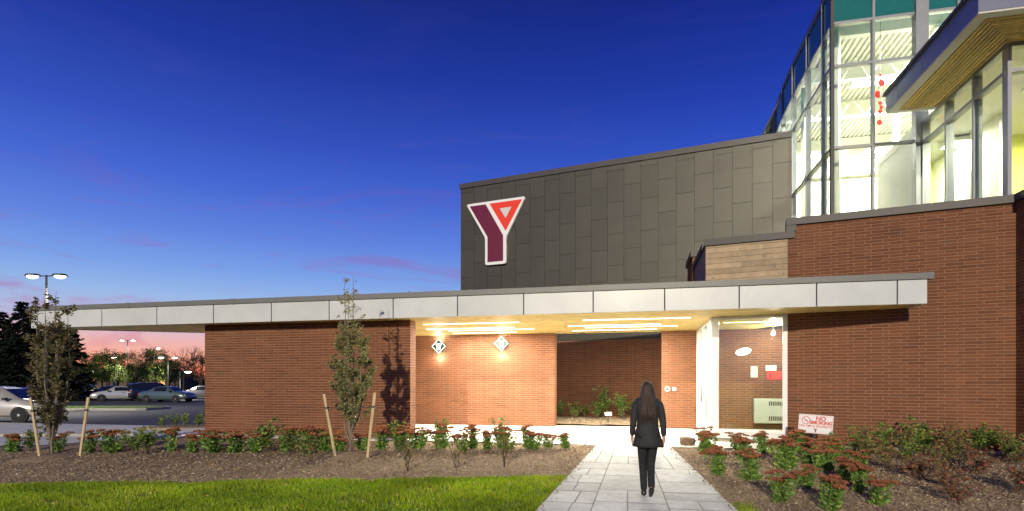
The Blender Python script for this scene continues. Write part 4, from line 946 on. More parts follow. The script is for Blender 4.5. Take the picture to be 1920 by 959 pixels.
for i in range(90):
    s_ = 2.4 + random.uniform(0, 2.2); p = G(s_, RW - random.uniform(.10, .36)); k = random.uniform(.5, 1.2); i0 = len(pg.v)
    pg.lathe([(.004, -.03 * k), (.045 * k, -.02 * k), (.06 * k, 0), (.045 * k, .022 * k), (.004, .03 * k)], c=(p.x, p.y, gz(p.x, p.y) + .012), seg=7)
tag(pg.build('gravel', M_pebble, smooth=True), 'pale gravel strip at the foot of the tall brick wall', 'gravel', kind='stuff')
# boulder
bm = bmesh.new(); bmesh.ops.create_icosphere(bm, subdivisions=3, radius=.5)
rr = np.random.default_rng(4); pl_ = [(Vector(rr.normal(size=3)).normalized(), rr.uniform(.24, .40)) for _ in range(16)]
for v in bm.verts:
    for n, d in pl_:
        k = v.co.dot(n) - d
        if k > 0: v.co -= n * k
me = bpy.data.meshes.new('boulder'); bm.to_mesh(me); bm.free(); me.materials.append(M_rock)
o = link('boulder', me); o.location = (3.80, 12.12, .06); o.scale = (.50, .40, .44); o.rotation_euler = (0, .15, .4)
tag(o, 'brown field stone boulder at the corner of the path and walkway', 'boulder')

# lawn blades
def grass():
    r = np.random.default_rng(8); pts = []
    n = 150000
    X = r.uniform(-11, 1.6, n); Y = 9.36 - 3.6 * r.uniform(0, 1, n) ** 1.35
    A, B = CA * X - SA * Y, SA * X + CA * Y
    ok = (A < -.89 - (12.4 - B) * .083 + r.normal(0, .02, n) - .01) & (B < np.array([lawn_b(a) for a in A]) + r.normal(0, .035, n) + .035 * np.sin(X * 6.1) * np.sin(X * 2.3 + 1)) & (np.abs(X / Y) < 1.02)
    X, Y, A, B = X[ok], Y[ok], A[ok], B[ok]
    # small patch on the other side of the path
    X2 = r.uniform(2.5, 3.3, 5000); Y2 = r.uniform(5.8, 7.6, 5000); A2, B2 = CA * X2 - SA * Y2, SA * X2 + CA * Y2
    k = (A2 > .62 + (12.6 - B2) * .125 + .02) & (A2 < .62 + (12.6 - B2) * .125 + .28 + r.normal(0, .05, 5000)); X, Y, A, B = (np.concatenate(q) for q in ((X, X2[k]), (Y, Y2[k]), (A, A2[k]), (B, B2[k])))
    n = len(X); Z = np.array([ground_z(a, b) for a, b in zip(A, B)]) - .04
    patch = np.sin(X * 2.1 + 1.3 * np.sin(Y * 3.1)) * np.sin(Y * 4.3 + X * .7); thin = r.uniform(0, 1, n) < (.55 * (patch > .55) + .5 * (np.sin(X * 5.3 + Y * 2.2) * np.sin(Y * 7.1 - X * 1.9) > .72)); keep = ~thin; X, Y, Z, patch = X[keep], Y[keep], Z[keep], patch[keep]; n = len(X)
    h = r.uniform(.035, .075, n) * (1 + .25 * patch); az = r.uniform(0, 6.28, n); ln = r.uniform(.0, .045, n); w = r.uniform(.003, .0055, n)
    la = az + r.uniform(-1.5, 1.5, n)
    sx, sy = -np.sin(az) * w, np.cos(az) * w; V = np.empty((n, 4, 3)); base = np.stack([X, Y, Z], 1); s = np.stack([sx, sy, 0 * sx], 1)
    tip = base + np.stack([np.cos(la) * ln, np.sin(la) * ln, h], 1); mid = base + np.stack([np.cos(la) * ln * .35, np.sin(la) * ln * .35, h * .6], 1)
    V[:, 0] = base - s; V[:, 1] = mid + s * .8; V[:, 2] = tip; V[:, 3] = mid - s * .8
    V[:, 1] = base + s; 
    me = bpy.data.meshes.new('grass'); me.vertices.add(n * 4); me.vertices.foreach_set('co', V.reshape(-1)); me.loops.add(n * 6); me.polygons.add(n * 2)
    kk = np.arange(n)[:, None] * 4; me.loops.foreach_set('vertex_index', (kk + np.array([0, 1, 3, 1, 2, 3])[None]).reshape(-1).astype(np.int32)); me.polygons.foreach_set('loop_start', (np.arange(n * 2) * 3).astype(np.int32))
    me.update(); me.validate(); me.materials.append(M_blade)
    t = np.clip(r.normal(.42, .22, n) + .22 * patch + .15 * np.sin(X * 1.1 + 2 * np.sin(Y * 1.7)), 0, 1); t[r.uniform(0, 1, n) < .06] = 1
    me.attributes.new('tone', 'FLOAT', 'FACE').data.foreach_set('value', np.repeat(t.astype(np.float32), 2))
    tag(link('grass', me), 'short green grass of the front lawn', 'grass', kind='stuff')
grass()
r = np.random.default_rng(21); P, D, S, T = [], [], [], []
for i in range(170):
    X = r.uniform(-9, 1.2); Y = r.uniform(6.6, 11.6); a, b = toAB(X, Y)
    if a > path_l(b) - .05: continue
    P.append((X, Y, gz(X, Y) + (.035 if b < lawn_b(a) else .012))); q = r.uniform(0, 6.28); D.append((math.cos(q), math.sin(q), r.uniform(-.15, .25))); S.append(r.uniform(.04, .075)); T.append(r.uniform(.55, 1))
tag(link('fallen_leaves', leaf_mesh(P, D, S, T, 'fallen_leaves', M_leaf_tree, .6, 9)), 'scattered fallen leaves on the lawn and mulch', 'leaves', kind='stuff')

# ================================================================== TREES
def young_tree(name, loc, seed, H_, crown, rad, nleaf, mat, label, bare_top, lsize=.06, trunk_h=.30, leaders=7, r0=.035):
    r = np.random.default_rng(seed); e = empty(name, loc); tag(e, label, 'tree', 'staked young trees'); tr = MB(); tw = []
    fork = Vector((0, 0, trunk_h)); tr.tube([(0, 0, -.05), (.006, .0, trunk_h * .5), fork], [r0 * 1.25, r0, r0 * .9], 8)
    P, D, S, T = [], [], [], []
    for i in range(leaders):
        az = 2.4 * i + r.uniform(-.3, .3); spread = rad * (.15 if i == 0 else r.uniform(.35, .95)); top = H_ * (1 if i < 2 else r.uniform(.62, .97)); pts = []; n = 9
        for k in range(n + 1):
            t = k / n; bulge = math.sin(min(1, t * 1.25) * math.pi * .62)
            pts.append(fork + Vector((math.cos(az) * spread * bulge + r.normal(0, .012), math.sin(az) * spread * bulge + r.normal(0, .012), (top - trunk_h) * t)))
        tr.tube(pts, [r0 * .55 * (1 - k / n) + .0035 for k in range(n + 1)], 5, False); tw.append(pts)
        for k in range(15):
            t = r.uniform(.12, .97) * n; j = min(int(t), n - 1); q = pts[j].lerp(pts[j + 1], t - j); a2 = r.uniform(0, 6.28); l = rad * r.uniform(.25, .65) * (1.05 - .6 * t / n)
            e2 = q + Vector((math.cos(a2) * l, math.sin(a2) * l, l * r.uniform(.7, 1.8))); m_ = (q + e2) / 2 + Vector((math.cos(a2), math.sin(a2), -.2)) * l * .12
            tr.tube([q, m_, e2], [.005, .0035, .002], 3, False); tw.append([q, m_, e2])
            if r.random() < .6:
                a3 = a2 + r.uniform(-1, 1); e3 = m_ + Vector((math.cos(a3) * l * .5, math.sin(a3) * l * .5, l * .6)); tr.tube([m_, e3], [.0028, .0015], 3, False); tw.append([m_, (m_ + e3) / 2, e3])
    lo, hi = crown; c = 0
    while c < nleaf:
        seg = tw[int(r.integers(0, len(tw)))]; t = r.uniform(0, 1) * (len(seg) - 1); j = min(int(t), len(seg) - 2); q = seg[j].lerp(seg[j + 1], t - j)
        if q.z < lo: continue
        fr = (q.z - lo) / (hi - lo)
        if fr > 1 and r.random() > bare_top: continue
        if fr <= 1 and r.random() > (.35 + .65 * math.sin(min(1, max(0, fr * .85 + .12)) * math.pi)): continue
        la = r.uniform(0, 6.28); P.append(q + Vector(r.normal(0, .022, 3))); D.append((math.cos(la), math.sin(la), r.uniform(-.7, .5))); S.append(lsize * r.uniform(.6, 1.2)); T.append(min(1, max(0, r.normal(.36, .22) + .28 * max(0, fr - .3)))); c += 1
    tr.build('trunk', M_bark, e, world=False, smooth=True); link('crown', leaf_mesh(P, D, S, T, 'crown', mat, .62, seed), e, world=False); return e
def stake(p0, p1, label, tie):
    d = Vector(p1) - Vector(p0); e = empty('wooden_stake', p0); tag(e, label, 'stake', 'tree stakes'); q = d
    x = Vector((1, 0, 0)) * .024; y = Vector((0, 1, 0)) * .02; m = MB(); m.hexa([-x - y + Vector((0, 0, -.1)), x - y + Vector((0, 0, -.1)), x + y + Vector((0, 0, -.1)), -x + y + Vector((0, 0, -.1)), q - x - y, q + x - y, q + x + y, q - x + y])
    bevel(m.build('post', M_stake, e, world=False), .003, 1)
    t = MB(); c = q * .78; t.box(I3, (c.x - .03, c.x + .03), (c.y - .026, c.y + .026), (c.z - .02, c.z + .02)); t.tube([c, c + Vector(tie)], .007, 5); t.build('tie', M_tie, e, world=False)
young_tree('young_tree', (-3.36, 11.62, gz(-3.36, 11.62) - .03), 31, 3.72, (.62, 2.75), .52, 11000, M_leaf_tree, 'staked young tree with bare top twigs in front of the screen wall', .10, .058)
young_tree('young_tree', (-9.74, 11.85, gz(-9.74, 11.85) - .03), 47, 3.50, (.32, 3.45), .47, 7500, M_leaf_dull, 'dull leaved staked tree near the free end of the canopy', .3, .07, .25, 8)
for (x0, y0) in ((-3.36, 11.62), (-9.74, 11.85)):
    m = MB().lathe([(.75, -.06), (.5, .0), (.25, .045), (.0, .06)], seg=22); m.v = [(p[0] + x0, p[1] + y0, p[2] + gz(x0, y0) - .02) for p in m.v]
    tag(m.build('mulch_mound', M_mulch, smooth=True), 'low mulch mound at the foot of the ' + ('bare topped tree' if x0 > -5 else 'dull leaved tree'), 'mulch', kind='structure')
def st_(x, y): return (x, y, gz(x, y))
stake(st_(-3.53, 11.24), (-3.78, 11.27, 1.12), 'pale wooden stake left of the bare topped young tree', (.28, .15, -.02))
stake(st_(-2.90, 11.20), (-2.75, 11.22, 1.15), 'pale wooden stake right of the bare topped young tree', (-.30, .2, -.02))
stake(st_(-9.78, 11.62), (-9.95, 11.58, 1.04), 'pale wooden stake left of the dull leaved tree', (.2, .15, -.02))
stake(st_(-9.14, 11.84), (-8.97, 11.86, 1.04), 'pale wooden stake right of the dull leaved tree', (-.35, .0, -.02))

# trees beyond the lot
def conifer_mesh(seed, h, rad):
    r = np.random.default_rng(seed); tr = MB().tube([(0, 0, 0), (0, 0, h)], [.22, .02], 7); P, D, S, T = [], [], [], []
    z = .5
    while z < h:
        rr_ = rad * (1 - z / h) ** .85 + .08; nb = int(7 + 6 * (1 - z / h))
        for i in range(nb):
            az = r.uniform(0, 6.28); l = rr_ * r.uniform(.65, 1.12); e2 = Vector((math.cos(az) * l, math.sin(az) * l, -l * .22 + r.normal(0, .08)))
            tr.tube([(0, 0, z), Vector((0, 0, z)) + e2], [.03, .008], 3, False)
            for k in range(int(14 + l * 22)):
                t = r.uniform(.12, 1.0); P.append(Vector((0, 0, z)) + e2 * t + Vector(r.normal(0, .07, 3))); a2 = az + r.uniform(-1.3, 1.3); D.append((math.cos(a2), math.sin(a2), r.uniform(-.7, .3))); S.append(r.uniform(.2, .42)); T.append(r.uniform(0, 1))
        z += .33
    return tr.mesh('trunk', M_bark_far), leaf_mesh(P, D, S, T, 'crown', M_conifer, .45, seed)
def leafy_mesh(seed, h, rad, mat, nclump=70, per=46, ls=.2):
    r = np.random.default_rng(seed); tr = MB(); th = h * .3; tr.tube([(0, 0, 0), (.03, .02, th)], [.13, .09], 7); P, D, S, T = [], [], [], []
    for i in range(9):
        az = i * 2.4 + r.uniform(-.4, .4); q = Vector((math.cos(az) * rad * r.uniform(.3, .8), math.sin(az) * rad * r.uniform(.3, .8), h * r.uniform(.5, .9))); tr.tube([(0, 0, th * .9), Vector((q.x * .4, q.y * .4, (th + q.z) / 2)), q], [.06, .04, .012], 5, False)
    for i in range(nclump):
        u = Vector(r.normal(size=3)).normalized() * r.uniform(.25, 1) ** .5; c = Vector((u.x * rad, u.y * rad, h * .64 + u.z * h * .36)); tn = r.uniform(.15, .85); cr_ = r.uniform(.25, .5)
        for k in range(per):
            p = c + Vector(r.normal(0, cr_ * .6, 3)); P.append(p); D.append(Vector(r.normal(size=3)) + Vector((0, 0, -.3))); S.append(r.uniform(.6, 1.2) * ls); T.append(min(1, max(0, r.normal(tn, .15))))
    return tr.mesh('trunk', M_bark_far), leaf_mesh(P, D, S, T, 'crown', mat, .7, seed)
def bare_mesh(seed, h):
    r = np.random.default_rng(seed); tr = MB()
    def grow(p, d, l, rd, lev):
        q = p + d * l; tr.tube([p, (p + q) / 2 + Vector(r.normal(0, l * .04, 3)), q], [rd, rd * .85, rd * .68], 5 if lev < 2 else 3, False)
        if lev >= 6: return
        for k in range(3 if lev < 4 else 2):
            v = Vector(r.normal(size=3)); n = (d + v * (.42 + .03 * lev)).normalized(); n = (n + Vector((0, 0, .12))).normalized(); grow(q, n, l * r.uniform(.62, .86), rd * .62, lev + 1)
    grow(Vector((0, 0, 0)), Vector((0, 0, 1)), h * .24, .17, 0); return tr.mesh('trunk', M_bark_far, fix=False)
ZL = -.42
con = [conifer_mesh(60 + i, h, rd) for i, (h, rd) in enumerate(((9.6, 2.9), (8.2, 2.6)))]
for i, (px, d, sc, v) in enumerate(((44, 58, 1.0, 0), (-25, 62, 1.0, 1), (98, 60, 1.02, 1), (122, 55, .86, 0), (5, 70, 1.05, 0), (70, 66, 1.1, 1))):
    e = empty('conifer', ((px - 960) * d / 1050, d, ZL), i * 1.3); e.scale = (sc * 1.2, sc * 1.2, sc * 1.06); link('trunk', con[v][0], e, world=False); link('crown', con[v][1], e, world=False)
    tag(e, f'tall dark conifer beyond the lot, {ordinal(i)} of the group behind the canopy end', 'conifer', 'dark conifers beyond the lot')
lf = [leafy_mesh(80 + i, 6.2, 1.9, M_leaf_far) for i in range(2)]; lr = [leafy_mesh(90 + i, 7.0, 2.3, M_leaf_farr, 60, 40) for i in range(2)]
for i, (px, d, sc) in enumerate(((168, 70, .86), (192, 72, .95), (222, 74, .92), (255, 80, .72), (292, 72, .98), (318, 76, .82))):
    e = empty('street_tree', ((px - 960) * d / 1050, d, ZL + .18), i * 2.1); e.scale = (sc,) * 3; link('trunk', lf[i % 2][0], e, world=False); link('crown', lf[i % 2][1], e, world=False)
    tag(e, f'small green tree lit by a lot lamp, {ordinal(i)} counted from the conifers', 'tree', 'lit green trees across the lot')
for i, (px, d, sc) in enumerate(((150, 95, 1.0), (205, 100, 1.05), (240, 98, 1.0), (268, 92, 1.1), (300, 104, 1.05), (340, 100, .95), (375, 96, .9))):
    e = empty('autumn_tree', ((px - 960) * d / 1050, d, ZL), i * 1.7); e.scale = (sc,) * 3; link('trunk', lr[i % 2][0], e, world=False); link('crown', lr[i % 2][1], e, world=False)
    tag(e, f'dark autumn tree against the red sky, {ordinal(i)} counted from the conifers', 'tree', 'dark autumn trees behind the lot')
bt = [bare_mesh(120, 8.6), bare_mesh(121, 8.2)]
for i, (px, d, sc, rz) in enumerate(((345, 82, 1.05, 0), (378, 84, 1.0, 1), (12, 85, 1.15, 2), (300, 100, .9, 2.6))):
    e = empty('bare_tree', ((px - 960) * d / 1050, d, ZL), rz); e.scale = (sc,) * 3; link('trunk', bt[i % 2], e, world=False)
    tag(e, ['spreading bare tree against the pink sky near the wall', 'bare tree half hidden by the end of the screen wall', 'bare tree among the conifers at the photo edge', 'small bare tree far behind the dark car'][i], 'tree', 'bare trees beyond the lot')
r = np.random.default_rng(77); P = []; D = []; S = []; T = []
for i in range(9000):
    x = r.uniform(-190, -60); hmax = 3.6 + 1.3 * math.sin(x * .11) + .8 * math.sin(x * .37 + 1); P.append((x, 128 + r.normal(0, 4), ZL + hmax * r.uniform(0, 1) ** .8)); D.append(r.normal(size=3)); S.append(r.uniform(.5, 1.1)); T.append(r.uniform(0, 1))
tag(link('far_wood', leaf_mesh(P, D, S, T, 'far_wood', M_farwood, .8, 5)), 'far dark wood along the horizon behind the lot', 'wood', kind='stuff')
# ================================================================== LOT LAMPS
def lot_lamp(X, Y, h, heads, label, e_w, low=False):
    e = empty('lot_lamp', (X, Y, ZL)); tag(e, label, 'street lamp', 'lamps on the parking lot')
    MB().lathe([(.25, 0), (.25, .55), (.2, .6)], seg=12).build('base', M_kerb, e, world=False)
    MB().tube([(0, 0, .6), (0, 0, h)], [.09, .06], 8).build('pole', M_pole, e, world=False)
    for s in ((-1, 1) if heads == 2 else (1,)):
        MB().tube([(0, 0, h - .08), (s * .55, 0, h - .02)], .035, 6).build('arm', M_pole, e, world=False)
        hd = MB().hexa([(s * .45, -.2, h - .07), (s * 1.25, -.2, h - .07), (s * 1.25, .2, h - .07), (s * .45, .2, h - .07), (s * .55, -.14, h + .07), (s * 1.15, -.14, h + .07), (s * 1.15, .14, h + .07), (s * .55, .14, h + .07)]).build('lamp_head', M_pole, e, world=False)
        m = MB().lathe([(.30, -.065), (.28, -.13), (.18, -.20), (.0, -.23)], seg=14); m.v = [(p[0] * 1.1 + s * .86, p[1] * .8, p[2] + h) for p in m.v]; o = m.build('lens', E_pole, e, world=False)
        d = bpy.data.lights.new('lot_lamp_light', 'SPOT'); d.energy = 4 * e_w / heads; d.spot_size = R(128); d.spot_blend = .7; d.color = (1, .93, .76); d.shadow_soft_size = .25
        o = bpy.data.objects.new('lot_lamp_light', d); COL.objects.link(o); o.parent = e; o.location = (s * .86, 0, h - .45)
lot_lamp(-29.1, 35, 8.5, 2, 'tall twin headed lot lamp rising above the canopy end', 1500)
lot_lamp(-60.4, 88, 8.5, 2, 'tall twin headed lot lamp against the red sky', 1500)
lot_lamp(-64.0, 100, 8.0, 1, 'single headed lot lamp showing just its head between the trees', 700)
lot_lamp(-43.0, 70, 5.0, 2, 'short lot lamp glowing in the foliage of a green tree', 900)
lot_lamp(-35.0, 59, 3.0, 1, 'low bright lamp left of the bare tree', 260)
lot_lamp(-53.5, 74, 5.2, 1, 'slim pale lot lamp beside the lit green trees', 700)
for i, (px, py, d) in enumerate(((173, 697, 105), (178, 712, 100), (13, 708, 75), (120, 685, 90), (297, 706, 110))):
    X = (px - 960) * d / 1050; z = 1.35 + (718 - py) * d / 1050; e = empty('far_lamp', (X, d, ZL)); tag(e, ['far small street light behind the pickup', 'far amber light low behind the pickup', 'amber light under the conifers at the photo edge', 'amber light behind the dull leaved tree', 'far amber porch light behind the dark car'][i], 'street lamp', 'far lights')
    MB().tube([(0, 0, 0), (0, 0, z - ZL)], .05, 6).build('pole', M_pole, e, world=False)
    m = MB().lathe([(.05, -.22), (.22, -.1), (.26, .0), (.2, .14), (.0, .2)], seg=10); m.v = [(p[0], p[1], p[2] + z - ZL) for p in m.v]; m.build('globe', E_sodium if i else E_pole, e, world=False)
# far house with a lit doorway
e = empty('far_house', (-77, 118, ZL)); tag(e, 'low brick house with a lit amber window far behind the cars', 'house')
MB().box(I3, (-9, 9), (-3, 3), (0, 3.2)).build('wall', M_farwall, e, world=False)
MB().prism([(-9.4, -3.4, 3.2), (9.4, -3.4, 3.2), (9.4, 3.4, 3.2), (-9.4, 3.4, 3.2)], [(-7, 0, 4.6), (7, 0, 4.6), (7, .1, 4.6), (-7, .1, 4.6)]).build('roof', M_bark_far, e, world=False)
for x in (-5, .5, 4.4): MB().box(I3, (x, x + 1.3), (-3.03, -2.98), (1, 2.3)).build('window', E_farwin if x > 4 else M_carglass, e, world=False)

# ================================================================== CARS
CARP = {}
def car_meshes(kind, paint, lit=False):
    if kind == 'sedan':
        ST = [(-2.32, .42, .66, .70, .70, .58), (-2.24, .30, .84, .90, .82, .68), (-1.80, .24, .94, 1.00, .88, .74), (-1.35, .22, .96, 1.05, .89, .72), (-.72, .22, .95, 1.38, .90, .60), (-.10, .22, .93, 1.44, .90, .61), (.42, .22, .92, 1.40, .90, .60), (1.12, .22, .91, 1.01, .89, .72), (1.70, .24, .86, .92, .87, .70), (2.15, .28, .74, .79, .80, .62), (2.32, .38, .58, .62, .68, .52)]
        cab = (3, 7); wx = (-1.38, 1.42); wr = .32
    elif kind == 'suv':
        ST = [(-2.34, .48, .80, .86, .78, .66), (-2.28, .36, 1.02, 1.20, .86, .74), (-2.05, .32, 1.06, 1.66, .90, .68), (-1.2, .30, 1.06, 1.76, .92, .68), (.0, .30, 1.05, 1.77, .92, .68), (.50, .30, 1.04, 1.72, .92, .67), (1.15, .30, 1.04, 1.14, .91, .74), (1.75, .32, .99, 1.06, .90, .74), (2.2, .38, .86, .92, .84, .68), (2.34, .48, .68, .72, .74, .58)]
        cab = (1, 6); wx = (-1.40, 1.45); wr = .38
    elif kind == 'hatch':
        ST = [(-2.30, .44, .78, .84, .76, .64), (-2.24, .32, .98, 1.10, .84, .72), (-1.75, .26, 1.0, 1.52, .88, .64), (-.9, .24, .99, 1.60, .90, .64), (.0, .24, .98, 1.60, .90, .64), (.50, .24, .97, 1.54, .90, .63), (1.35, .24, .96, 1.04, .89, .72), (1.85, .26, .88, .95, .86, .68), (2.2, .3, .76, .81, .78, .6), (2.34, .40, .6, .64, .66, .5)]
        cab = (1, 6); wx = (-1.40, 1.45); wr = .33
    else:  # pickup
        ST = [(-2.85, .55, 1.02, 1.08, .92, .86), (-2.8, .48, 1.06, 1.12, .94, .88), (-.75, .45, 1.08, 1.13, .95, .88), (-.70, .45, 1.10, 1.20, .95, .80), (-.62, .45, 1.10, 1.84, .95, .72), (.2, .45, 1.10, 1.88, .95, .73), (.65, .45, 1.10, 1.84, .95, .72), (1.30, .45, 1.10, 1.22, .94, .80), (2.2, .48, 1.05, 1.12, .92, .80), (2.6, .52, .94, 1.0, .88, .76), (2.72, .6, .74, .78, .82, .7)]
        cab = (3, 7); wx = (-1.85, 1.75); wr = .40
    def ringp(s): x, zb, zt, zr, w, wr_ = s; return [(x, -w * .86, zb), (x, -w, zb + .14), (x, -w, (zb + zt) / 2 + .05), (x, -w * .965, zt), (x, -wr_, zr - .015), (x, -wr_ * .6, zr + .012), (x, wr_ * .6, zr + .012), (x, wr_, zr - .015), (x, w * .965, zt), (x, w, (zb + zt) / 2 + .05), (x, w, zb + .14), (x, w * .86, zb)]
    b = MB(); n = 12
    for s in ST: b.v += ringp(s)
    for k in range(len(ST) - 1):
        for j in range(n): b.f.append((k * n + j, k * n + (j + 1) % n, (k + 1) * n + (j + 1) % n, (k + 1) * n + j)); b.t.append(.5)
    b.f.append(tuple(range(n))); b.f.append(tuple(reversed(range((len(ST) - 1) * n, len(ST) * n)))); b.t += [.5] * 2
    body = b.mesh('body', paint, True)
    rs = [ringp(s) for s in ST]; V = Vector; out = [('body', body)]
    def strip(k0, k1, lo, hi, i3, i4, off, t0=0., t1=1.):
        m = MB()
        for k in range(k0, k1):
            A0, A1 = V(rs[k][i3]).lerp(V(rs[k][i4]), lo), V(rs[k][i3]).lerp(V(rs[k][i4]), hi); B0, B1 = V(rs[k + 1][i3]).lerp(V(rs[k + 1][i4]), lo), V(rs[k + 1][i3]).lerp(V(rs[k + 1][i4]), hi)
            nrm = (B0 - A0).cross(A1 - A0); nrm = nrm.normalized() if nrm.length > 1e-6 else V((0, 1, 0)); c = (A0 + B1) / 2
            if nrm.dot(V((0, c.y, .3))) < 0: nrm = -nrm
            o = nrm * off; m.hexa([A0 + o * .2, B0 + o * .2, B1 + o * .2, A1 + o * .2, A0 + o, B0 + o, B1 + o, A1 + o])
        return m
    for i3, i4 in ((3, 4), (8, 7)):
        out.append(('side_window', strip(cab[0] + 1, cab[1] - 1, .14, .86, i3, i4, .014).mesh('side_window', M_carglass)))
    def cross(k0, k1, a, c):                                   # windscreen or rear glass across the car
        p0, p1, q0, q1 = V(rs[k0][4]), V(rs[k0][7]), V(rs[k1][4]), V(rs[k1][7]); A0, A1 = p0.lerp(q0, a), p1.lerp(q1, a); B0, B1 = p0.lerp(q0, c), p1.lerp(q1, c)
        sh = lambda u, w: (u.lerp(w, .05), w.lerp(u, .05)); A0, A1 = sh(A0, A1); B0, B1 = sh(B0, B1); nr = (A1 - A0).cross(B0 - A0).normalized(); nr = nr if nr.z > 0 else -nr; o = nr * .034
        return MB().hexa([A0 + nr * .02, A1 + nr * .02, B1 + nr * .02, B0 + nr * .02, A0 + o, A1 + o, B1 + o, B0 + o])
    out.append(('windscreen', cross(cab[1] - 1, cab[1], .12, .92).mesh('windscreen', M_carglass)))
    out.append(('rear_window', cross(cab[0], cab[0] + 1, .1, .88).mesh('rear_window', M_carglass)))
    f_, r_ = ST[-2], ST[1]
    for s in (-1, 1):
        out.append(('headlight', MB().box(I3, (f_[0] - .16, f_[0] + .085), (s * f_[4] * .74 - .16, s * f_[4] * .74 + .16), (f_[2] - .16, f_[2] - .02)).mesh('headlight', E_head if lit else M_headl)))
        out.append(('tail_light', MB().box(I3, (r_[0] - .05, r_[0] + .10), (s * r_[4] * .80 - .16, s * r_[4] * .80 + .155), (r_[2] - .18, r_[2] - .02)).mesh('tail_light', M_tail)))
    out.append(('bumper', MB().box(I3, (ST[-1][0] - .05, ST[-1][0] + .05), (-ST[-1][4], ST[-1][4]), (ST[-1][1] - .02, ST[-1][1] + .10)).mesh('bumper', M_black)))
    out.append(('number_plate', MB().box(I3, (ST[0][0] - .03, ST[0][0] + .02), (-.25, .25), (ST[0][1] + .06, ST[0][1] + .18)).mesh('number_plate', M_signw)))
    for s in (-1, 1):
        out.append(('door_handle', MB().box(I3, (-.35, -.18), (s * ST[len(ST) // 2][4] - .01, s * ST[len(ST) // 2][4] + .03), (ST[len(ST) // 2][2] - .13, ST[len(ST) // 2][2] - .10)).mesh('door_handle', M_chrome)))
        out.append(('wing_mirror', MB().box(I3, (.85, .98), (s * .97 - .09, s * .97 + .09), (ST[len(ST) // 2][2] + .02, ST[len(ST) // 2][2] + .14)).mesh('wing_mirror', M_black)))
    w = ST[len(ST) // 2][4]; wh = []
    for x in wx:
        for s in (-1, 1):
            ty = MB().lathe([(wr * .62, s * (w + .03)), (wr * .9, s * (w + .035)), (wr, s * (w + .0)), (wr, s * (w - .17)), (wr * .8, s * (w - .2))], axis='y', seg=20).mesh('tyre', M_tyre, False)
            rm_ = MB().lathe([(wr * .62, s * (w + .025)), (wr * .5, s * (w + .01)), (wr * .18, s * (w + .03)), (.01, s * (w + .035))], axis='y', seg=12).mesh('rim', M_rim)
            arch = MB().lathe([(wr * 1.12, s * (w + .004)), (wr * 1.1, s * (w - .1))], axis='y', seg=20).mesh('wheel_arch', M_black)
            wh.append((x, ty, rm_, arch))
    return out, wh, wr
def car(kind, paint, X, Y, rz, label, lit=False, ground=ZL):
    key = (kind, paint.name, lit)
    if key not in CARP: CARP[key] = car_meshes(kind, paint, lit)
    out, wh, wr = CARP[key]; e = empty('parked_car' if kind != 'pickup' else 'pickup_truck', (X, Y, ground), rz); tag(e, label, 'car' if kind != 'pickup' else 'pickup', 'cars in the parking lot')
    for nm, me in out: link(nm, me, e, world=False)
    for x, ty, rm_, ar_ in wh:
        t = link('wheel', ty, e, world=False); t.location = (x, 0, wr); q = link('rim', rm_, t, world=False)
        a_ = link('wheel_arch', ar_, e, world=False); a_.location = (x, 0, wr + .02)
    return e
def paint(name, c): return pmat(name, c, .25, metal=.35, spec=.6, coat=.6)
P_silver = paint('silver_paint', (.50, .48, .44)); P_teal = paint('teal_grey_paint', (.10, .15, .16)); P_dark = paint('dark_blue_paint', (.015, .02, .04)); P_whitec = paint('white_paint', (.55, .55, .52)); P_blue = paint('blue_paint', (.03, .06, .22)); P_grey = paint('grey_paint', (.2, .2, .21))
def cx(px, d): return (px - 960) * d / 1050
car('hatch', P_silver, cx(2, 25.5), 25.5, R(4), 'silver car in the drive lane behind the dull leaved tree')
car('sedan', P_blue, cx(45, 40), 40, R(150), 'blue sedan showing its roof above the silver car')
car('sedan', P_dark, cx(2, 43), 43, R(160), 'dark sedan at the photo edge behind the silver car')
car('pickup', P_whitec, cx(160, 70), 70, R(184), 'white pickup truck parked behind the dull leaved tree')
car('sedan', P_blue, cx(206, 57), 57, R(205), 'dark blue sedan facing out, leftmost in the far row')
car('sedan', P_whitec, cx(226, 54), 54, R(212), 'white sedan with its nose towards the lawn')
car('suv', P_dark, cx(283, 55), 55.5, R(52), 'dark van seen from behind in the far row')
car('sedan', P_teal, cx(327, 52), 51, R(-6), 'teal grey sedan parked side-on nearest the screen wall')
car('sedan', P_grey, cx(378, 60), 60, R(200), 'silver grey car half hidden by the screen wall')

# ================================================================== PERSON
def skin(name, verts, edges, radii, mat, parent, sub_=2, root=0):
    me = bpy.data.meshes.new(name); me.from_pydata(verts, edges, []); ob = bpy.data.objects.new('tmp_skin', me); COL.objects.link(ob)
    sm = ob.modifiers.new('skin', 'SKIN'); sm.use_smooth_shade = True; sm.branch_smoothing = .6
    for i, r_ in enumerate(radii):
        sv = me.skin_vertices[0].data[i]; sv.radius = r_ if isinstance(r_, tuple) else (r_, r_); sv.use_root = (i == root)
    ss = ob.modifiers.new('sub', 'SUBSURF'); ss.levels = sub_; ss.render_levels = sub_
    dg = bpy.context.evaluated_depsgraph_get(); m2 = bpy.data.meshes.new_from_object(ob.evaluated_get(dg)); bpy.data.objects.remove(ob); bpy.data.meshes.remove(me)
    m2.name = name; m2.materials.clear(); m2.materials.append(mat); m2.polygons.foreach_set('use_smooth', [True] * len(m2.polygons))
    return link(name, m2, parent, world=False)
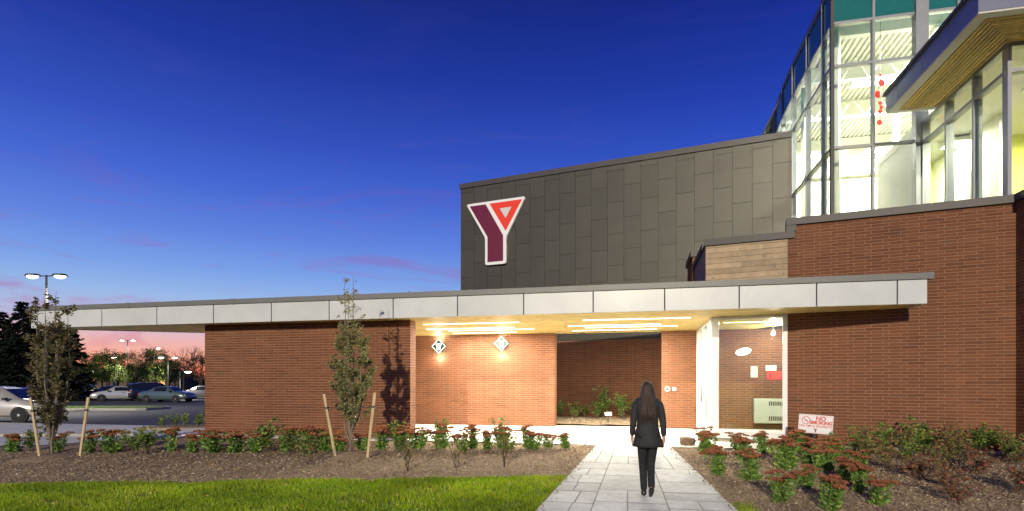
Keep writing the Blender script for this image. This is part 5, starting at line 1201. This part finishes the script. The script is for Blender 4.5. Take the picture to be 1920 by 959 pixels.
def loft(name, rings, mat, parent, n=28, wob=0.0, seed=0, closed=(True, True)):
    r = random.Random(seed); ph = [r.uniform(0, 6.28) for _ in range(4)]; m = MB()
    for (z, cx_, cy_, rx, ry) in rings:
        for k in range(n):
            a = 2 * math.pi * k / n; w_ = 1 + wob * (math.sin(7 * a + ph[0]) * .6 + math.sin(11 * a + ph[1] + z * 3) * .4); m.v.append((cx_ + rx * w_ * math.cos(a), cy_ + ry * w_ * math.sin(a), z))
    for i in range(len(rings) - 1):
        for k in range(n): m.f.append((i * n + k, i * n + (k + 1) % n, (i + 1) * n + (k + 1) % n, (i + 1) * n + k)); m.t.append(.5)
    m.f.append(tuple(reversed(range(n)))); m.f.append(tuple(range((len(rings) - 1) * n, len(rings) * n))); m.t += [.5] * 2
    return m.build(name, mat, parent, smooth=True, world=False)
px_, py_ = 1.90, 7.85
pe = empty('person', (px_, py_, gz(px_, py_) + .004), R(-6)); tag(pe, 'person with long dark hair in a dark coat walking up the path, seen from behind', 'person')
pe.scale = (.92, .96, 1.0)
# joints in metres, facing +Y; left leg steps ahead, right foot pushes off
Vt = [(0, 0, .88), (0, 0, 1.06), (0, .01, 1.24), (0, .0, 1.36), (0, .005, 1.44), (0, .02, 1.53), (0, .03, 1.60),          # 0-6 trunk, neck, head
      (-.085, 0, .84), (-.056, .10, .47), (-.033, .14, .08), (-.04, .23, .035),                                         # 7-10 left leg
      (.085, 0, .84), (.052, .05, .46), (.03, -.19, .17), (.03, -.10, .07),                                        # 11-14 right leg
      (-.16, 0, 1.33), (-.21, -.035, 1.08), (-.222, .075, .86), (-.224, .095, .80),                                  # 15-18 left arm, palm
      (.16, 0, 1.33), (.214, -.065, 1.08), (.232, -.045, .86), (.236, -.035, .80),                                     # 19-22 right arm, palm
      (0, .115, 1.53), (-.085, .02, 1.53), (.085, .02, 1.53)]                                                       # nose, ears
Ed = [(0, 1), (1, 2), (2, 3), (3, 4), (4, 5), (5, 6), (0, 7), (7, 8), (8, 9), (9, 10), (0, 11), (11, 12), (12, 13), (13, 14), (3, 15), (15, 16), (16, 17), (17, 18), (3, 19), (19, 20), (20, 21), (21, 22), (5, 23), (5, 24), (5, 25)]
Ra = [.11, .095, .11, .10, .05, .082, .075, .075, .05, .036, .03, .075, .05, .036, .03,   .040, .034, .026, (.018, .035), .040, .034, .026, (.018, .035), .014, .014, .014]
for base, sx in ((18, -1), (22, 1)):                    # five fingers each, thumb off the side of the palm
    p0 = Vector(Vt[base])
    for k, (dy, l) in enumerate(((.028, .062), (.010, .072), (-.009, .068), (-.026, .054))):
        i = len(Vt); Vt += [tuple(p0 + Vector((0, dy, -.03))), tuple(p0 + Vector((-sx * .008, dy + .006, -.03 - l * .5))), tuple(p0 + Vector((-sx * .022, dy + .012, -.03 - l)))]; Ed += [(base, i), (i, i + 1), (i + 1, i + 2)]; Ra += [.0095, .0085, .0075]
    i = len(Vt); Vt += [tuple(p0 + Vector((-sx * .01, .04, .0))), tuple(p0 + Vector((-sx * .022, .058, -.04)))]; Ed += [(base, i), (i, i + 1)]; Ra += [.011, .009]
skin('body', Vt, Ed, Ra, M_skin, pe, 2)
skin('trousers', [(0, 0, .90), (-.085, .0, .82), (-.058, .10, .47), (-.034, .14, .065), (.085, .0, .82), (.054, .05, .46), (.032, -.19, .15)], [(0, 1), (1, 2), (2, 3), (0, 4), (4, 5), (5, 6)], [.125, .093, .066, .054, .093, .066, .054], M_trouser, pe, 2)
for nm, pts in (('shoe', [(-.036, .085, .06), (-.037, .13, .05), (-.042, .27, .03)]), ('shoe', [(.03, -.225, .175), (.03, -.19, .135), (.03, -.08, .045)])):
    skin(nm, pts, [(0, 1), (1, 2)], [.045, .046, .032], M_boot, pe, 2)
loft('coat', [(.725, .012, -.005, .236, .172), (.80, .006, 0, .218, .158), (.90, 0, 0, .190, .138), (1.0, 0, 0, .165, .122), (1.08, 0, 0, .155, .115), (1.18, 0, 0, .168, .122), (1.28, 0, .0, .196, .128), (1.345, 0, .0, .204, .116), (1.392, 0, .005, .172, .094), (1.43, 0, .01, .085, .07)], M_coat, pe, 36, .018, 2)
for sx, e_, w_ in ((-1, (-.216, -.04, 1.08), (-.226, .07, .865)), (1, (.22, -.07, 1.08), (.236, -.05, .865))):
    skin('sleeve', [(sx * .13, 0, 1.345), (sx * .185, 0, 1.31), e_, w_], [(0, 1), (1, 2), (2, 3)], [.064, .068, .054, .044], M_coat, pe, 2)
hm = loft('hair', [(1.10, .0, -.098, .075, .028), (1.16, 0, -.098, .118, .040), (1.25, 0, -.085, .132, .055), (1.34, 0, -.05, .125, .075), (1.42, 0, -.02, .112, .090), (1.50, 0, .0, .104, .100), (1.56, 0, .008, .098, .098), (1.605, 0, .012, .080, .082), (1.632, 0, .012, .045, .046), (1.64, 0, .012, .012, .012)], M_hair, pe, 40, .035, 6)
lk = MB(); rr = random.Random(12)
for i in range(60):                                      # loose locks
    a = rr.uniform(math.pi * 1.0, math.pi * 2.0); x, y = .115 * math.cos(a), -.03 + .09 * math.sin(a); lk.tube([(x * .8, y * .9 + .03, 1.52), (x * 1.05, y, 1.36), (x * 1.12 + rr.uniform(-.02, .02), y - .03, 1.20), (x * rr.uniform(.7, 1.15), y - .03 + rr.uniform(-.02, .01), rr.uniform(1.05, 1.13))], [.010, .011, .009, .002], 4, False)
lk.build('hair_locks', M_hair, pe, smooth=True, world=False)
for sx in (-1, 1): m = MB().lathe([(.001, -.011), (.011, 0), (.001, .011)], seg=8); m.v = [(p[0] + sx * .033, p[1] + .098, p[2] + 1.545) for p in m.v]; m.build('eye', M_black, pe, world=False)
m = MB().box(I3, (-.022, .022), (.098, .106), (1.470, 1.478)); m.build('mouth', M_signred, pe, world=False)
